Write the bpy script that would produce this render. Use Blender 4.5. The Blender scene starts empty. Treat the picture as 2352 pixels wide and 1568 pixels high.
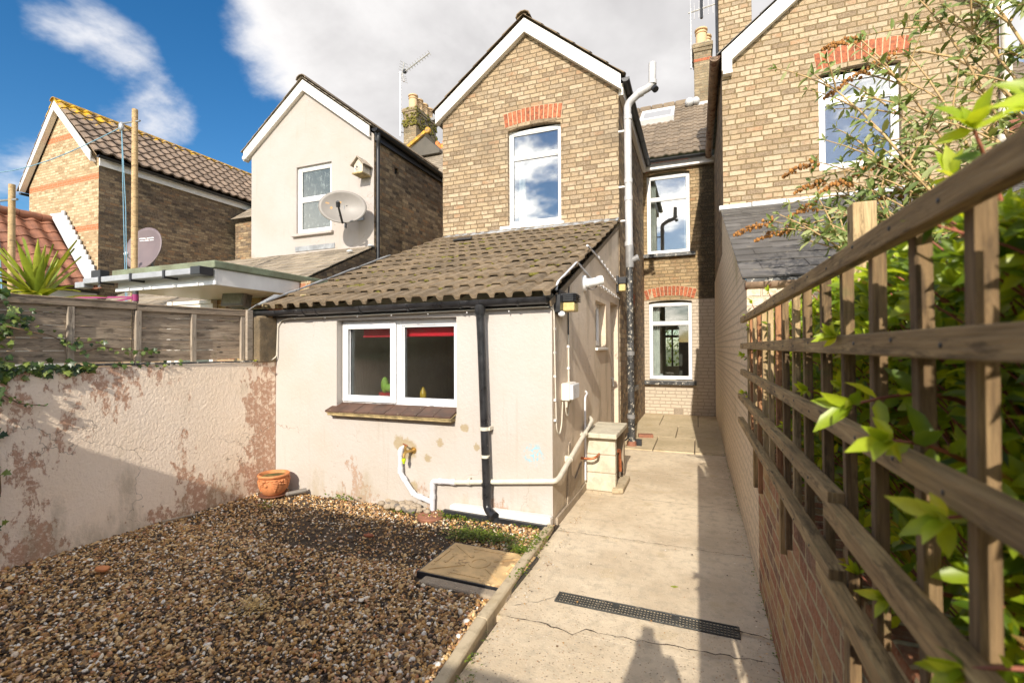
import bpy, bmesh, math, random
import numpy as np
from mathutils import Vector, Matrix
from mathutils.geometry import tessellate_polygon
random.seed(7); rng = np.random.default_rng(7)
S = bpy.context.scene; COL = S.collection
R = math.radians

# ---------------------------------------------------------------- camera, sky, sun, exposure
cd = bpy.data.cameras.new("camera"); cam = bpy.data.objects.new("camera", cd); COL.objects.link(cam)
cd.sensor_width = 36; cd.lens = 1081/2352*36; cd.clip_start = 0.03; cd.clip_end = 900
cam.matrix_world = Matrix.Translation((0, 0, 1.5)) @ Matrix.Rotation(R(21.5), 4, 'Z') @ Matrix.Rotation(R(90.78), 4, 'X') @ Matrix.Rotation(-0.0041, 4, 'Z')
cd.dof.use_dof = True; cd.dof.focus_distance = 5.5; cd.dof.aperture_fstop = 3.6
S.camera = cam
SUN = Vector((0.165, -1.74, 1.0)).normalized()
W = bpy.data.worlds.new("World"); S.world = W; W.use_nodes = True
sd = bpy.data.lights.new("sun", 'SUN'); sd.energy = 3.6; sd.angle = R(0.5); sd.color = (1, .92, .80)
so = bpy.data.objects.new("sun", sd); COL.objects.link(so); so.rotation_euler = SUN.to_track_quat('Z', 'Y').to_euler(); so.location = (3, -8, 12)
S.view_settings.view_transform = 'Standard'; S.view_settings.look = 'None'; S.view_settings.exposure = 0.80; S.view_settings.gamma = 1
S.cycles.use_denoising = True; S.cycles.max_bounces = 8; S.cycles.transparent_max_bounces = 12
S.cycles.sample_clamp_indirect = 6

class NT:
    """short-hand for building node trees"""
    def __init__(s, nt): s.nt = nt
    def n(s, t, ins=None, **kw):
        x = s.nt.nodes.new(t)
        for k, v in kw.items(): setattr(x, k, v)
        for k, v in (ins or {}).items():
            sock = x.inputs[k]
            if isinstance(v, bpy.types.NodeSocket): s.nt.links.new(v, sock)
            else: sock.default_value = v
        return x
    def math(s, op, a, b=0.0, clamp=False):
        return s.n('ShaderNodeMath', {0: a, 1: b}, operation=op, use_clamp=clamp).outputs[0]
    def vmath(s, op, a, b=(0, 0, 0)):
        return s.n('ShaderNodeVectorMath', {0: a, 1: b}, operation=op)
    def noise(s, vec, scale, detail=4.0, rough=.55, out=0, dist=0.0):
        return s.n('ShaderNodeTexNoise', {'Vector': vec, 'Scale': scale, 'Detail': detail, 'Roughness': rough, 'Distortion': dist}).outputs[out]
    def smooth(s, x, a, b, lo=0.0, hi=1.0):
        return s.n('ShaderNodeMapRange', {0: x, 1: a, 2: b, 3: lo, 4: hi}, interpolation_type='SMOOTHSTEP').outputs[0]
    def mix(s, f, a, b, blend='MIX'):
        x = s.n('ShaderNodeMix', data_type='RGBA', blend_type=blend, clamp_factor=True)
        for i, v in ((0, f), (6, a), (7, b)):
            if isinstance(v, bpy.types.NodeSocket): s.nt.links.new(v, x.inputs[i])
            else: x.inputs[i].default_value = v if i == 0 else (*v[:3], 1)
        return x.outputs[2]
    def ramp(s, f, stops, interp='LINEAR'):
        x = s.n('ShaderNodeValToRGB', {0: f}); cr = x.color_ramp; cr.interpolation = interp
        while len(cr.elements) < len(stops): cr.elements.new(.5)
        for e, (p, c) in zip(cr.elements, stops): e.position = p; e.color = (*c[:3], 1)
        return x.outputs[0]
    def scale(s, vec, v): return s.vmath('MULTIPLY', vec, v).outputs[0]

# ---- world: clear-air sky with a big cloud bank, drawn by direction
nt = W.node_tree; nt.nodes.clear(); w = NT(nt)
sky = w.n('ShaderNodeTexSky', sky_type='NISHITA', sun_disc=False)
sky.sun_elevation = math.asin(SUN.z); sky.sun_rotation = math.atan2(SUN.x, SUN.y); sky.altitude = 30; sky.air_density = 1.0; sky.dust_density = .4; sky.ozone_density = 2.5
skyc = w.n('ShaderNodeHueSaturation', {'Saturation': 1.35, 'Value': .58, 'Color': sky.outputs[0]}).outputs[0]
dirv = w.n('ShaderNodeTexCoord').outputs['Generated']
sp = w.n('ShaderNodeSeparateXYZ', {0: dirv})
den = w.math('ADD', w.math('MAXIMUM', sp.outputs[2], 0.0), .32)
pv = w.n('ShaderNodeCombineXYZ', {0: w.math('DIVIDE', sp.outputs[0], den), 1: w.math('DIVIDE', sp.outputs[1], den), 2: 0.0}).outputs[0]
nz = w.noise(pv, 2.1, 9, .58, dist=.25)
nz2 = w.noise(pv, 5.0, 5, .6)
def blob(d, r0, r1, amp):
    dp = w.n('ShaderNodeVectorMath', {0: dirv, 1: d}, operation='DOT_PRODUCT').outputs['Value']
    return w.smooth(dp, math.cos(R(r0)), math.cos(R(r1)), 0, amp)
def pix(x, y):
    d = cam.matrix_world.to_3x3() @ Vector(((x-1176)/1081, -(y-784)/1081, -1)); return tuple(d.normalized())
front = blob(pix(1400, -150), 41, 27, .95)
wis = w.math('ADD', blob(pix(230, 225), 9, 1, .34), w.math('ADD', blob(pix(110, -90), 9, 1, .26), blob(pix(-60, 480), 10, 1, .34)))
wis = w.math('ADD', wis, blob(pix(330, 240), 5, 1, .12))
back = w.math('MULTIPLY', w.smooth(w.math('MULTIPLY', sp.outputs[1], -1.0), -.15, .3), .40)
bias = w.math('ADD', w.math('ADD', front, wis), back)
dens = w.math('ADD', w.math('ADD', bias, w.math('MULTIPLY', w.math('SUBTRACT', nz, .5), 1.25)), w.math('MULTIPLY', w.math('SUBTRACT', nz2, .5), w.smooth(sp.outputs[1], .1, -.2, .38, .75)))
cov = w.smooth(dens, .32, .66)
thick = w.smooth(dens, .45, 1.15)
sh = w.math('MULTIPLY', thick, w.smooth(w.noise(pv, 2.3, 5, .5), .25, .7, .55, 1.0))
glow = w.n('ShaderNodeVectorMath', {0: dirv, 1: tuple(SUN)}, operation='DOT_PRODUCT').outputs['Value']
glow = w.smooth(glow, -.25, .95, 1.0, 5.6)  # unseen clouds on the sun's side brightened as added fill
cloud = w.vmath('MULTIPLY', w.mix(sh, (4.3, 4.2, 4.15), (2.25, 2.18, 2.2)), w.n('ShaderNodeCombineXYZ', {0: glow, 1: w.math('POWER', glow, .96), 2: w.math('POWER', glow, .88)}).outputs[0]).outputs[0]
col = w.mix(cov, skyc, cloud)
bg = w.n('ShaderNodeBackground', {'Color': col, 'Strength': .15})
nt.links.new(bg.outputs[0], w.n('ShaderNodeOutputWorld').inputs[0])

# ---------------------------------------------------------------- materials
MATS = {}
def base(name):
    m = bpy.data.materials.new(name); m.use_nodes = True; t = NT(m.node_tree)
    b = m.node_tree.nodes['Principled BSDF']; MATS[name] = m
    return m, t, b
def setin(t, b, **k):
    for n, v in k.items():
        n = n.replace('_', ' ')
        if isinstance(v, bpy.types.NodeSocket): t.nt.links.new(v, b.inputs[n])
        else: b.inputs[n].default_value = (*v, 1) if isinstance(v, tuple) and len(v) == 3 and 'Color' in n else v
def uvpos(t):
    return t.n('ShaderNodeTexCoord').outputs['UV'], t.n('ShaderNodeNewGeometry').outputs['Position']
def bump(t, b, h, dist=.01, strength=1.0):
    t.nt.links.new(t.n('ShaderNodeBump', {'Height': h, 'Distance': dist, 'Strength': strength}).outputs[0], b.inputs['Normal'])

def plain(name, col, rough=.5, var=.12, vscale=9, metallic=0.0, bumpd=.001, bscale=120, spots=None, island=0.0):
    m, t, b = base(name); uv, pos = uvpos(t)
    n1 = t.noise(pos, vscale, 5, .6)
    c = t.mix(t.smooth(n1, .3, .7), tuple(x*(1-var) for x in col), tuple(min(1, x*(1+var)) for x in col))
    if island:
        r = t.n('ShaderNodeNewGeometry').outputs['Random Per Island']
        c = t.mix(1.0, c, t.ramp(r, [(0, (1-island,)*3), (1, (1+island,)*3)]), 'MULTIPLY')
    if spots:
        sc, thr, scol = spots
        c = t.mix(t.smooth(t.noise(pos, sc, 6, .7), thr, thr+.04), c, scol)
    setin(t, b, Base_Color=c, Roughness=t.smooth(n1, .2, .8, max(0, rough-.08), min(1, rough+.1)), Metallic=metallic)
    if bumpd: bump(t, b, t.noise(pos, bscale, 4, .6), bumpd)
    return m

def brick_mat(name, stops, mortar, soot=(.5, (.10, .075, .05)), bumpd=.012, paint=None, stain=None, bands=None, tone=1.0, moss=None):
    m, t, b = base(name); uv, pos = uvpos(t)
    wob = t.vmath('SUBTRACT', t.noise(pos, 9, 2, .5, out=1), (.5, .5, .5)).outputs[0]
    u2 = t.vmath('ADD', uv, t.scale(wob, (.017, .015, 0))).outputs[0]
    bk = t.n('ShaderNodeTexBrick', {'Vector': u2, 'Color1': (0, 0, 0, 1), 'Color2': (1, 1, 1, 1), 'Mortar': (.5, .5, .5, 1), 'Scale': 1.0, 'Mortar Size': .0085,
                                    'Mortar Smooth': .35, 'Bias': 0.0, 'Brick Width': .225, 'Row Height': .075}, offset=.5, offset_frequency=2, squash=.6, squash_frequency=3)
    idv = t.n('ShaderNodeSeparateColor', {0: bk.outputs['Color']}).outputs[0]; mf = bk.outputs['Fac']
    fine = t.noise(pos, 52, 6, .75); mid = t.noise(pos, 7, 4, .6); big = t.noise(pos, .9, 4, .55)
    idv = t.math('ADD', t.math('MULTIPLY', t.math('SUBTRACT', idv, .5), 1.0), t.math('ADD', .5, t.math('MULTIPLY', t.math('SUBTRACT', mid, .5), .35)))
    c = t.ramp(idv, [(p, tuple(x*tone for x in cc)) for p, cc in stops])
    c = t.mix(t.smooth(fine, .42, .66, .0, .6), c, t.mix(.55, c, (.55*tone, .45*tone, .32*tone)))
    c = t.mix(t.smooth(t.noise(pos, 23, 4, .65), .48, .70, 0, .6), c, t.scale(c, (.50, .46, .42)))
    c = t.mix(t.smooth(t.noise(pos, 60, 3, .6), .64, .7), c, (.07, .045, .03))
    if paint is not None:
        wear = t.math('MULTIPLY', t.smooth(t.noise(pos, 26, 6, .72), paint[1], paint[1]+.1), 1.0)
        c = t.mix(wear, paint[0], t.mix(.45, c, paint[0]))
        mort = t.mix(wear, tuple(x*.74 for x in paint[0]), mortar)
    else: mort = t.mix(t.smooth(fine, .35, .6), tuple(x*.75 for x in mortar), mortar)
    c = t.mix(mf, c, mort)
    if soot: c = t.mix(t.math('MULTIPLY', t.smooth(big, soot[0], soot[0]+.22), t.smooth(fine, .3, .6, .25, .85)), c, soot[1])
    if stain: # (axis, lo, hi, colour): blends towards a colour along that axis
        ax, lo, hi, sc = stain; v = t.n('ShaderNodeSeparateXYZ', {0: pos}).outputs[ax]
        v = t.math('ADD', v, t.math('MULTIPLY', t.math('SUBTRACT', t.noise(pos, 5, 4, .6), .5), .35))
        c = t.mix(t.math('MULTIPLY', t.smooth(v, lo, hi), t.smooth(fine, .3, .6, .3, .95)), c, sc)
    if bands:
        z = t.n('ShaderNodeSeparateXYZ', {0: pos}).outputs[2]; f = None
        for z0 in bands:
            g = t.math('MULTIPLY', t.smooth(z, z0-.004, z0+.004), t.smooth(z, z0+.15, z0+.158, 1, 0)); f = g if f is None else t.math('ADD', f, g)
        c = t.mix(t.math('MULTIPLY', f, t.math('SUBTRACT', 1.0, mf)), c, (.46, .15, .06))
    setin(t, b, Base_Color=c, Roughness=.88)
    h = t.math('ADD', t.math('SUBTRACT', 1.0, mf), t.math('MULTIPLY', t.math('ADD', fine, mid), .35 if paint is None else .22))
    bump(t, b, h, bumpd)
    return m
BUFF = [(.03, (.13, .085, .05)), (.17, (.27, .18, .098)), (.30, (.225, .175, .12)), (.44, (.33, .23, .13)), (.60, (.37, .275, .165)), (.80, (.46, .365, .25)), (.92, (.33, .26, .18)), (1, (.31, .165, .08))]
BUFF = [(p, tuple(.32*m_+.68*x for m_, x in zip((.34, .25, .15), c))) for p, c in BUFF]
DARK = [(.05, (.055, .035, .022)), (.3, (.14, .085, .045)), (.5, (.22, .15, .08)), (.7, (.32, .23, .13)), (.85, (.10, .07, .05)), (1, (.26, .14, .06))]
RED = [(.05, (.16, .06, .03)), (.3, (.34, .12, .05)), (.5, (.33, .14, .07)), (.7, (.42, .27, .10)), (.85, (.38, .17, .08)), (1, (.16, .08, .05))]
brick_mat('brick_buff', BUFF, (.185, .13, .07), soot=(.555, (.135, .105, .07)))
brick_mat('brick_right', [(p, tuple(x*1.05 for x in c)) for p, c in BUFF], (.20, .14, .065), soot=(.57, (.15, .115, .07)))
brick_mat('brick_pale', [(.05, (.30, .19, .09)), (.4, (.46, .32, .18)), (.7, (.56, .44, .28)), (1, (.40, .26, .13))], (.42, .32, .19), soot=(.62, (.26, .19, .11)), bands=(5.95, 4.62, 7.2, 3.2))
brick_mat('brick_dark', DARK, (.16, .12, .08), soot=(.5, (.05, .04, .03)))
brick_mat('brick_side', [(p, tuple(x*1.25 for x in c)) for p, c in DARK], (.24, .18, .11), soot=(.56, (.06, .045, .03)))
brick_mat('brick_back', [(p, (c[0]*1.0, c[1]*.92, c[2]*.75)) for p, c in BUFF], (.24, .18, .09), soot=(.62, (.2, .14, .08)), stain=(0, -.02, .12, (.03, .026, .016)))  # darker towards the right end of the wall
brick_mat('brick_red', RED, (.52, .42, .25), soot=(.57, (.17, .13, .05)), bumpd=.018, stain=None)
brick_mat('brick_soldier', [(0, (.30, .07, .03)), (1, (.5, .14, .05))], (.4, .3, .2), soot=None)
brick_mat('brick_painted', BUFF, (.55, .46, .32), paint=((.76, .62, .45), .50), soot=(.57, (.36, .29, .15)), bumpd=.03)
brick_mat('brick_cream', BUFF, (.70, .57, .43), paint=((.50, .415, .315), .70), soot=None, bumpd=.010)
brick_mat('brick_chimney', [(p, (c[0]*.8, c[1]*.8, c[2]*.75)) for p, c in BUFF], (.3, .25, .16), soot=(.48, (.10, .085, .05)), bumpd=.02)

def render_mat(name, col, peel, pcol, grime, zlo=0.0, zhi=.5, rough=.85, bumpd=.004, bsc=26, blue=False):
    m, t, b = base(name); uv, pos = uvpos(t)
    st = t.scale(pos, (1, 1, .55))
    c = t.mix(t.smooth(t.noise(pos, 1.3, 5, .6), .35, .7), col, tuple(x*k for x, k in zip(col, (.96, .93, .88))))
    z = t.n('ShaderNodeSeparateXYZ', {0: pos}).outputs[2]
    low = t.smooth(z, zlo, zhi, 1.0, 0.0)
    pn = t.math('ADD', t.math('MULTIPLY', t.noise(st, 1.7, 3, .5), .65), t.math('MULTIPLY', t.noise(st, 16, 7, .72), .42))
    pn = t.math('ADD', pn, t.math('MULTIPLY', low, .09))
    pm = t.math('MULTIPLY', t.smooth(pn, peel, peel+.025), t.smooth(t.noise(pos, 30, 5, .7), .36, .52, .25, 1.0))
    c = t.mix(pm, c, t.mix(t.noise(pos, 8, 4, .6), pcol, tuple(x*.72 for x in pcol)))
    gm = t.math('MULTIPLY', t.smooth(t.math('ADD', t.noise(t.scale(pos, (1, 1, .35)), 3.2, 6, .65), t.math('MULTIPLY', low, .16)), grime, grime+.2), .55)
    c = t.mix(gm, c, (.34, .27, .17))
    if blue:
        d = t.n('ShaderNodeVectorMath', {0: pos, 1: (-1.30, 3.78, .60)}, operation='DISTANCE').outputs['Value']
        bl = t.math('MULTIPLY', t.smooth(d, .04, .13, 1, 0), t.smooth(t.noise(pos, 42, 5, .7), .50, .55))
        c = t.mix(bl, c, (.26, .47, .56))
        for (px, pz, r) in ((-2.205, .632, .035), (-2.334, .482, .035), (-1.946, .786, .038), (-2.55, .55, .10), (-2.64, .60, .07), (-1.83, .62, .03), (-2.50, .20, .06)):
            d = t.n('ShaderNodeVectorMath', {0: pos, 1: (px, 3.78, pz)}, operation='DISTANCE').outputs['Value']
            d = t.math('ADD', d, t.math('MULTIPLY', t.math('SUBTRACT', t.noise(pos, 26, 5, .7), .5), .09))
            c = t.mix(t.smooth(d, r*.75, r*1.2, .95, 0), c, t.mix(t.noise(pos, 40, 3, .6), (.30, .22, .11), (.40, .34, .24)))
    sk = t.math('MULTIPLY', t.smooth(t.noise(t.scale(pos, (16, 16, .7)), 1.0, 5, .65), .56, .74), t.smooth(t.noise(pos, 1.1, 3, .5), .42, .62, 0, .26))
    c = t.mix(sk, c, (.30, .23, .15))
    hc = t.n('ShaderNodeTexVoronoi', {'Vector': t.vmath('ADD', pos, t.scale(t.noise(pos, 3, 4, .6, out=1), (.5, .5, .5))).outputs[0], 'Scale': 1.1}, feature='DISTANCE_TO_EDGE').outputs['Distance']
    c = t.mix(t.math('MULTIPLY', t.smooth(hc, .0015, .005, .6, 0), t.smooth(t.noise(pos, .9, 2, .5), .5, .6)), c, (.22, .16, .11))
    setin(t, b, Base_Color=c, Roughness=rough)
    h = t.math('ADD', t.math('MULTIPLY', t.noise(pos, bsc, 5, .6), 1.0), t.math('MULTIPLY', pm, -.25))
    h = t.math('ADD', h, t.math('ADD', t.math('MULTIPLY', t.noise(pos, 4, 3, .5), .5), t.math('MULTIPLY', t.noise(pos, 75, 3, .6), .5)))
    bump(t, b, h, bumpd)
    return m
render_mat('render_front', (.468, .432, .398), .70, (.44, .31, .23), .60, 0, .55, blue=True, bumpd=.004)
render_mat('render_side', (.66, .55, .43), .76, (.50, .37, .25), .50, 0, .7, bumpd=.012, bsc=14)
render_mat('render_garden', (.90, .75, .60), .575, (.60, .36, .24), .56, 0, .7, bumpd=.006, bsc=40)
render_mat('render_neighbour', (.402, .364, .340), .80, (.8, .66, .55), .66, 3.4, 3.7, bumpd=.006, bsc=10)

def concrete_mat(name, c1, c2, speck=True, joints=None, bumpd=.004, sc=1.2):
    m, t, b = base(name); uv, pos = uvpos(t)
    n1 = t.noise(pos, sc, 6, .62); n2 = t.noise(pos, 14, 5, .65)
    c = t.mix(t.smooth(n1, .35, .68), c1, c2)
    c = t.mix(t.smooth(n2, .45, .7, 0, .6), c, tuple(x*.60 for x in c1))
    c = t.mix(t.smooth(t.noise(t.scale(pos, (5, 1.3, 1)), 9, 5, .7), .58, .72, 0, .5), c, tuple(min(1, x*1.25) for x in c1))
    c = t.mix(t.smooth(t.noise(pos, 2.6, 4, .6), .58, .72, 0, .5), c, tuple(x*k for x, k in zip(c1, (.72, .66, .52))))
    h = t.math('ADD', t.math('MULTIPLY', t.noise(pos, 90, 4, .6), .6), n2)
    if speck:
        vo = t.n('ShaderNodeTexVoronoi', {'Vector': t.vmath('ADD', pos, t.scale(t.noise(pos, 30, 2, .5, out=1), (.012, .012, 0))).outputs[0], 'Scale': 62.0}); d = t.smooth(vo.outputs['Distance'], .16, .30, 1, 0)
        ms = t.smooth(t.n('ShaderNodeSeparateXYZ', {0: pos}).outputs[1], 2.3, 3.2, .9, .22)
        pc = t.ramp(t.n('ShaderNodeSeparateColor', {0: vo.outputs['Color']}).outputs[0], [(0, (.10, .07, .05)), (.3, (.55, .42, .28)), (.6, (.35, .18, .09)), (.8, (.7, .62, .5)), (1, (.2, .17, .14))])
        c = t.mix(t.math('MULTIPLY', d, ms), c, pc)
        h = t.math('ADD', h, t.math('MULTIPLY', d, .3))
    setin(t, b, Base_Color=c, Roughness=.9); bump(t, b, h, bumpd)
    return m
concrete_mat('path_concrete', (.67, .56, .405), (.51, .405, .275))
concrete_mat('flagstone', (.56, .45, .29), (.44, .35, .21), speck=False)
concrete_mat('kerb_concrete', (.44, .35, .22), (.50, .41, .28), speck=False, bumpd=.003)
concrete_mat('block_painted', (.60, .55, .43), (.47, .42, .31), speck=False, bumpd=.006, sc=5)
concrete_mat('pier_concrete', (.22, .16, .09), (.09, .07, .045), bumpd=.012, sc=5)
concrete_mat('cement', (.42, .34, .25), (.3, .24, .17), bumpd=.01)
concrete_mat('felt', (.20, .23, .15), (.13, .13, .08), speck=False, bumpd=.006, sc=3)

def wood_mat(name, c1, c2, c3, knots=True, stain=.5):
    m, t, b = base(name); uv, pos = uvpos(t)
    g = t.scale(uv, (1.6, 34, 1)); g2 = t.vmath('ADD', g, t.scale(t.noise(t.scale(uv, (2.2, 7, 1)), 1.0, 2, .5, out=1), (0, 5.0, 0))).outputs[0]
    n1 = t.noise(g2, 1.0, 6, .65); n2 = t.noise(t.scale(uv, (6, 140, 1)), 1.0, 4, .7); n3 = t.noise(pos, 3.0, 4, .6)
    r = t.n('ShaderNodeNewGeometry').outputs['Random Per Island']
    c = t.ramp(n1, [(.25, c1), (.5, c2), (.75, c3)])
    c = t.mix(t.smooth(n2, .4, .7, 0, .6), c, tuple(x*.42 for x in c1))
    c = t.mix(t.smooth(t.noise(t.scale(uv, (5, 22, 1)), 1.0, 5, .7), .52, .64, 0, .75), c, tuple(x*.36 for x in c1))
    c = t.mix(t.smooth(t.noise(pos, 9, 4, .65), .60, .74, 0, .45), c, (.13, .13, .045))
    c = t.mix(t.smooth(n3, stain, stain+.3, 0, .75), c, tuple(x*.42 for x in c1))
    c = t.mix(1.0, c, t.ramp(r, [(0, (.78, .76, .74)), (.5, (1, 1, 1)), (1, (1.2, 1.12, 1.02))]), 'MULTIPLY')
    if knots:
        vo = t.n('ShaderNodeTexVoronoi', {'Vector': t.scale(uv, (3.3, 9, 1)), 'Scale': 1.0}); k = t.smooth(vo.outputs['Distance'], .05, .11, 1, 0)
        c = t.mix(k, c, tuple(x*.33 for x in c1))
    setin(t, b, Base_Color=c, Roughness=.82); bump(t, b, t.math('ADD', n1, n2), .004)
    return m
wood_mat('wood_trellis', (.25, .16, .07), (.43, .29, .13), (.62, .45, .22), stain=.49)
wood_mat('wood_upright', (.36, .24, .11), (.52, .37, .19), (.62, .47, .27), stain=.54)
wood_mat('wood_upright_red', (.30, .13, .055), (.42, .2, .09), (.48, .26, .12), stain=.58)
wood_mat('wood_upright_shaded', (.15, .09, .04), (.25, .16, .075), (.36, .25, .12), stain=.5)  # near uprights: shade of the leaves put into a darker brown
wood_mat('wood_fence', (.21, .155, .105), (.36, .28, .20), (.50, .41, .31), stain=.50)
wood_mat('wood_grey', (.30, .24, .18), (.42, .35, .27), (.5, .43, .34), stain=.6, knots=False)
wood_mat('wood_pole', (.32, .22, .11), (.45, .33, .18), (.52, .4, .24), stain=.6, knots=False)

plain('upvc', (.72, .72, .72), .3, .03, 4, bumpd=0)
plain('upvc_warm', (.78, .72, .64), .4, .05, 6, bumpd=0)
plain('white_paint', (.72, .69, .65), .45, .05, 5, bumpd=.001, bscale=40)
plain('pipe_white', (.62, .62, .65), .4, .07, 8, bumpd=.0004, bscale=40, spots=(22, .70, (.40, .36, .30)))
plain('pipe_vent', (.46, .45, .45), .4, .08, 5, bumpd=0)
plain('pipe_cream', (.62, .57, .47), .5, .08, 14, bumpd=.0008, bscale=60, spots=(30, .68, (.42, .36, .27)))
plain('pipe_grey', (.16, .14, .12), .55, .10, 6, bumpd=.0008)
plain('black_paint', (.022, .022, .024), .32, .4, 12, bumpd=.001, bscale=60, spots=(24, .66, (.36, .33, .29)))
plain('black_worn', (.05, .05, .05), .4, .5, 8, bumpd=.001, bscale=60, spots=(20, .56, (.5, .46, .38)))
plain('black_plastic', (.02, .021, .024), .38, .3, 10, bumpd=0)
plain('grey_plastic', (.22, .215, .21), .42, .15, 10, bumpd=0)
plain('gutter_grey', (.30, .31, .33), .4, .15, 6, bumpd=0)
plain('gutter_rust', (.30, .20, .13), .7, .35, 12, bumpd=.003, bscale=50, spots=(9, .55, (.16, .07, .04)))
plain('lead', (.30, .31, .32), .6, .25, 7, metallic=.3, bumpd=.006, bscale=16)
plain('lead_white', (.50, .50, .50), .6, .15, 7, bumpd=.008, bscale=14)
plain('aluminium', (.62, .60, .58), .35, .1, 20, metallic=.6, bumpd=0)
plain('steel_grey', (.32, .33, .34), .4, .1, 20, metallic=.5, bumpd=0)
plain('brass', (.55, .36, .12), .35, .25, 40, metallic=.8, bumpd=0)
plain('copper', (.42, .14, .06), .4, .3, 25, metallic=.6, bumpd=0)
plain('lime_plastic', (.48, .60, .02), .4, .05, 10, bumpd=0)
plain('terracotta', (.52, .20, .075), .75, .22, 14, bumpd=.002, bscale=70, spots=(22, .66, (.55, .36, .22)))
plain('terracotta_dark', (.25, .105, .06), .7, .25, 14, bumpd=.002)
plain('pot_soil', (.10, .085, .02), .95, .5, 20, bumpd=.01, bscale=60)
plain('pot_buff', (.58, .40, .22), .75, .12, 5, bumpd=.003, bscale=30)
plain('lens_amber', (.55, .43, .18), .25, .08, 30, bumpd=.002, bscale=90)
plain('lens_glass', (.30, .31, .27), .15, .1, 30, bumpd=0)
plain('mortar', (.42, .33, .21), .95, .2, 30, bumpd=.004, bscale=60)
plain('arch_brick', (.33, .10, .045), .85, .45, 22, bumpd=.004, bscale=60, spots=(18, .62, (.16, .04, .02)), island=.25)
plain('tile_concrete', (.168, .122, .074), .9, .25, 9, bumpd=.004, bscale=55, spots=(30, .62, (.26, .20, .12)), island=.2)
plain('tile_brown', (.19, .145, .10), .85, .2, 3, bumpd=.004, bscale=50, island=.18)
plain('tile_lichen', (.20, .145, .105), .85, .25, 3, bumpd=.004, bscale=50, island=.15)
def lichen(m):
    t = NT(m.node_tree); b = m.node_tree.nodes['Principled BSDF']; c = b.inputs['Base Color'].links[0].from_socket; pos = t.n('ShaderNodeNewGeometry').outputs['Position']; q = t.n('ShaderNodeSeparateXYZ', {0: pos})
    f = t.math('ADD', t.smooth(q.outputs[2], 7.3, 8.35, 0, .27), t.smooth(q.outputs[1], 9.6, 7.2, 0, .10))
    f = t.smooth(t.math('ADD', f, t.math('MULTIPLY', t.noise(pos, 5, 5, .65), .6)), .56, .62); setin(t, b, Base_Color=t.mix(f, c, (.56, .33, .012)))
lichen(MATS['tile_lichen'])
plain('ridge_lichen', (.45, .26, .04), .9, .4, 7, bumpd=.006, bscale=40, spots=(9, .55, (.25, .17, .1)))
plain('tile_red', (.25, .105, .06), .7, .3, 4, bumpd=.004, bscale=50, island=.2, spots=(10, .62, (.18, .10, .07)))
plain('ridge_orange', (.58, .19, .06), .8, .2, 8, bumpd=.003, spots=(12, .55, (.6, .4, .03)))
plain('slate', (.098, .09, .082), .62, .25, 5, bumpd=.004, bscale=40, island=.28, spots=(8, .60, (.19, .165, .125)))
plain('slate_warm', (.25, .205, .15), .7, .2, 5, bumpd=.004, bscale=40, island=.22, spots=(8, .6, (.33, .28, .2)))
plain('moss', (.12, .105, .012), .95, .5, 60, bumpd=.006, bscale=120)
plain('sill_tile', (.085, .045, .03), .7, .3, 9, bumpd=.003, bscale=60, spots=(26, .66, (.42, .36, .2)), island=.15)
plain('sill_edge', (.33, .25, .12), .85, .4, 14, bumpd=.01, bscale=40)
plain('cover_bronze', (.62, .42, .20), .7, .2, 6, bumpd=.002, bscale=60, spots=(7, .58, (.35, .22, .10)))
plain('grate_black', (.035, .037, .035), .35, .3, 30, bumpd=.001, spots=(14, .62, (.14, .12, .09)))
plain('soil', (.062, .041, .025), .95, .5, 6, bumpd=.025, bscale=50, spots=(60, .60, (.26, .18, .10)))
plain('dish_grey', (.21, .19, .17), .5, .08, 4, bumpd=0)
plain('dish_mauve', (.15, .115, .12), .5, .08, 4, bumpd=0)
plain('dish_rust', (.42, .25, .10), .6, .2, 6, bumpd=0)
plain('birdbox_wood', (.52, .46, .38), .85, .2, 14, bumpd=.004, bscale=50)
plain('rope_blue', (.17, .32, .42), .8, .1, 40, bumpd=0)
plain('rope_white', (.62, .62, .6), .8, .1, 40, bumpd=0)
plain('band_pink', (.26, .02, .11), .6, .1, 20, bumpd=0)
plain('blind_red', (.80, .01, .03), .6, .05, 10, bumpd=0)
plain('pot_red', (.55, .02, .02), .35, .1, 10, bumpd=0)
plain('bottle_yellow', (.6, .36, .02), .3, .1, 10, bumpd=0)
plain('curtain', (.66, .64, .58), .9, .1, 10, bumpd=.004, bscale=20)
plain('room_wall', (.62, .55, .42), .9, .15, 2, bumpd=0)
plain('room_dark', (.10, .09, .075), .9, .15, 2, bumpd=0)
plain('black_fabric', (.03, .03, .035), .9, .2, 9, bumpd=.004)
plain('skin', (.55, .35, .25), .6, .05, 9, bumpd=0)
plain('bark', (.17, .10, .055), .9, .3, 20, bumpd=.004, bscale=40)
plain('twig_red', (.28, .09, .05), .7, .3, 20, bumpd=0)
plain('twig_tan', (.45, .30, .14), .8, .3, 16, bumpd=0)
plain('flower_dry', (.30, .135, .035), .9, .35, 40, bumpd=0, island=.35)
plain('sand_straw', (.55, .38, .15), .9, .3, 40, bumpd=0, island=.3)
plain('cactus_green', (.25, .42, .04), .6, .2, 20, bumpd=0)
plain('ground_far', (.16, .17, .07), .95, .3, .3, bumpd=0)
plain('timber_shed', (.22, .14, .08), .85, .2, 8, bumpd=.003)

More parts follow.
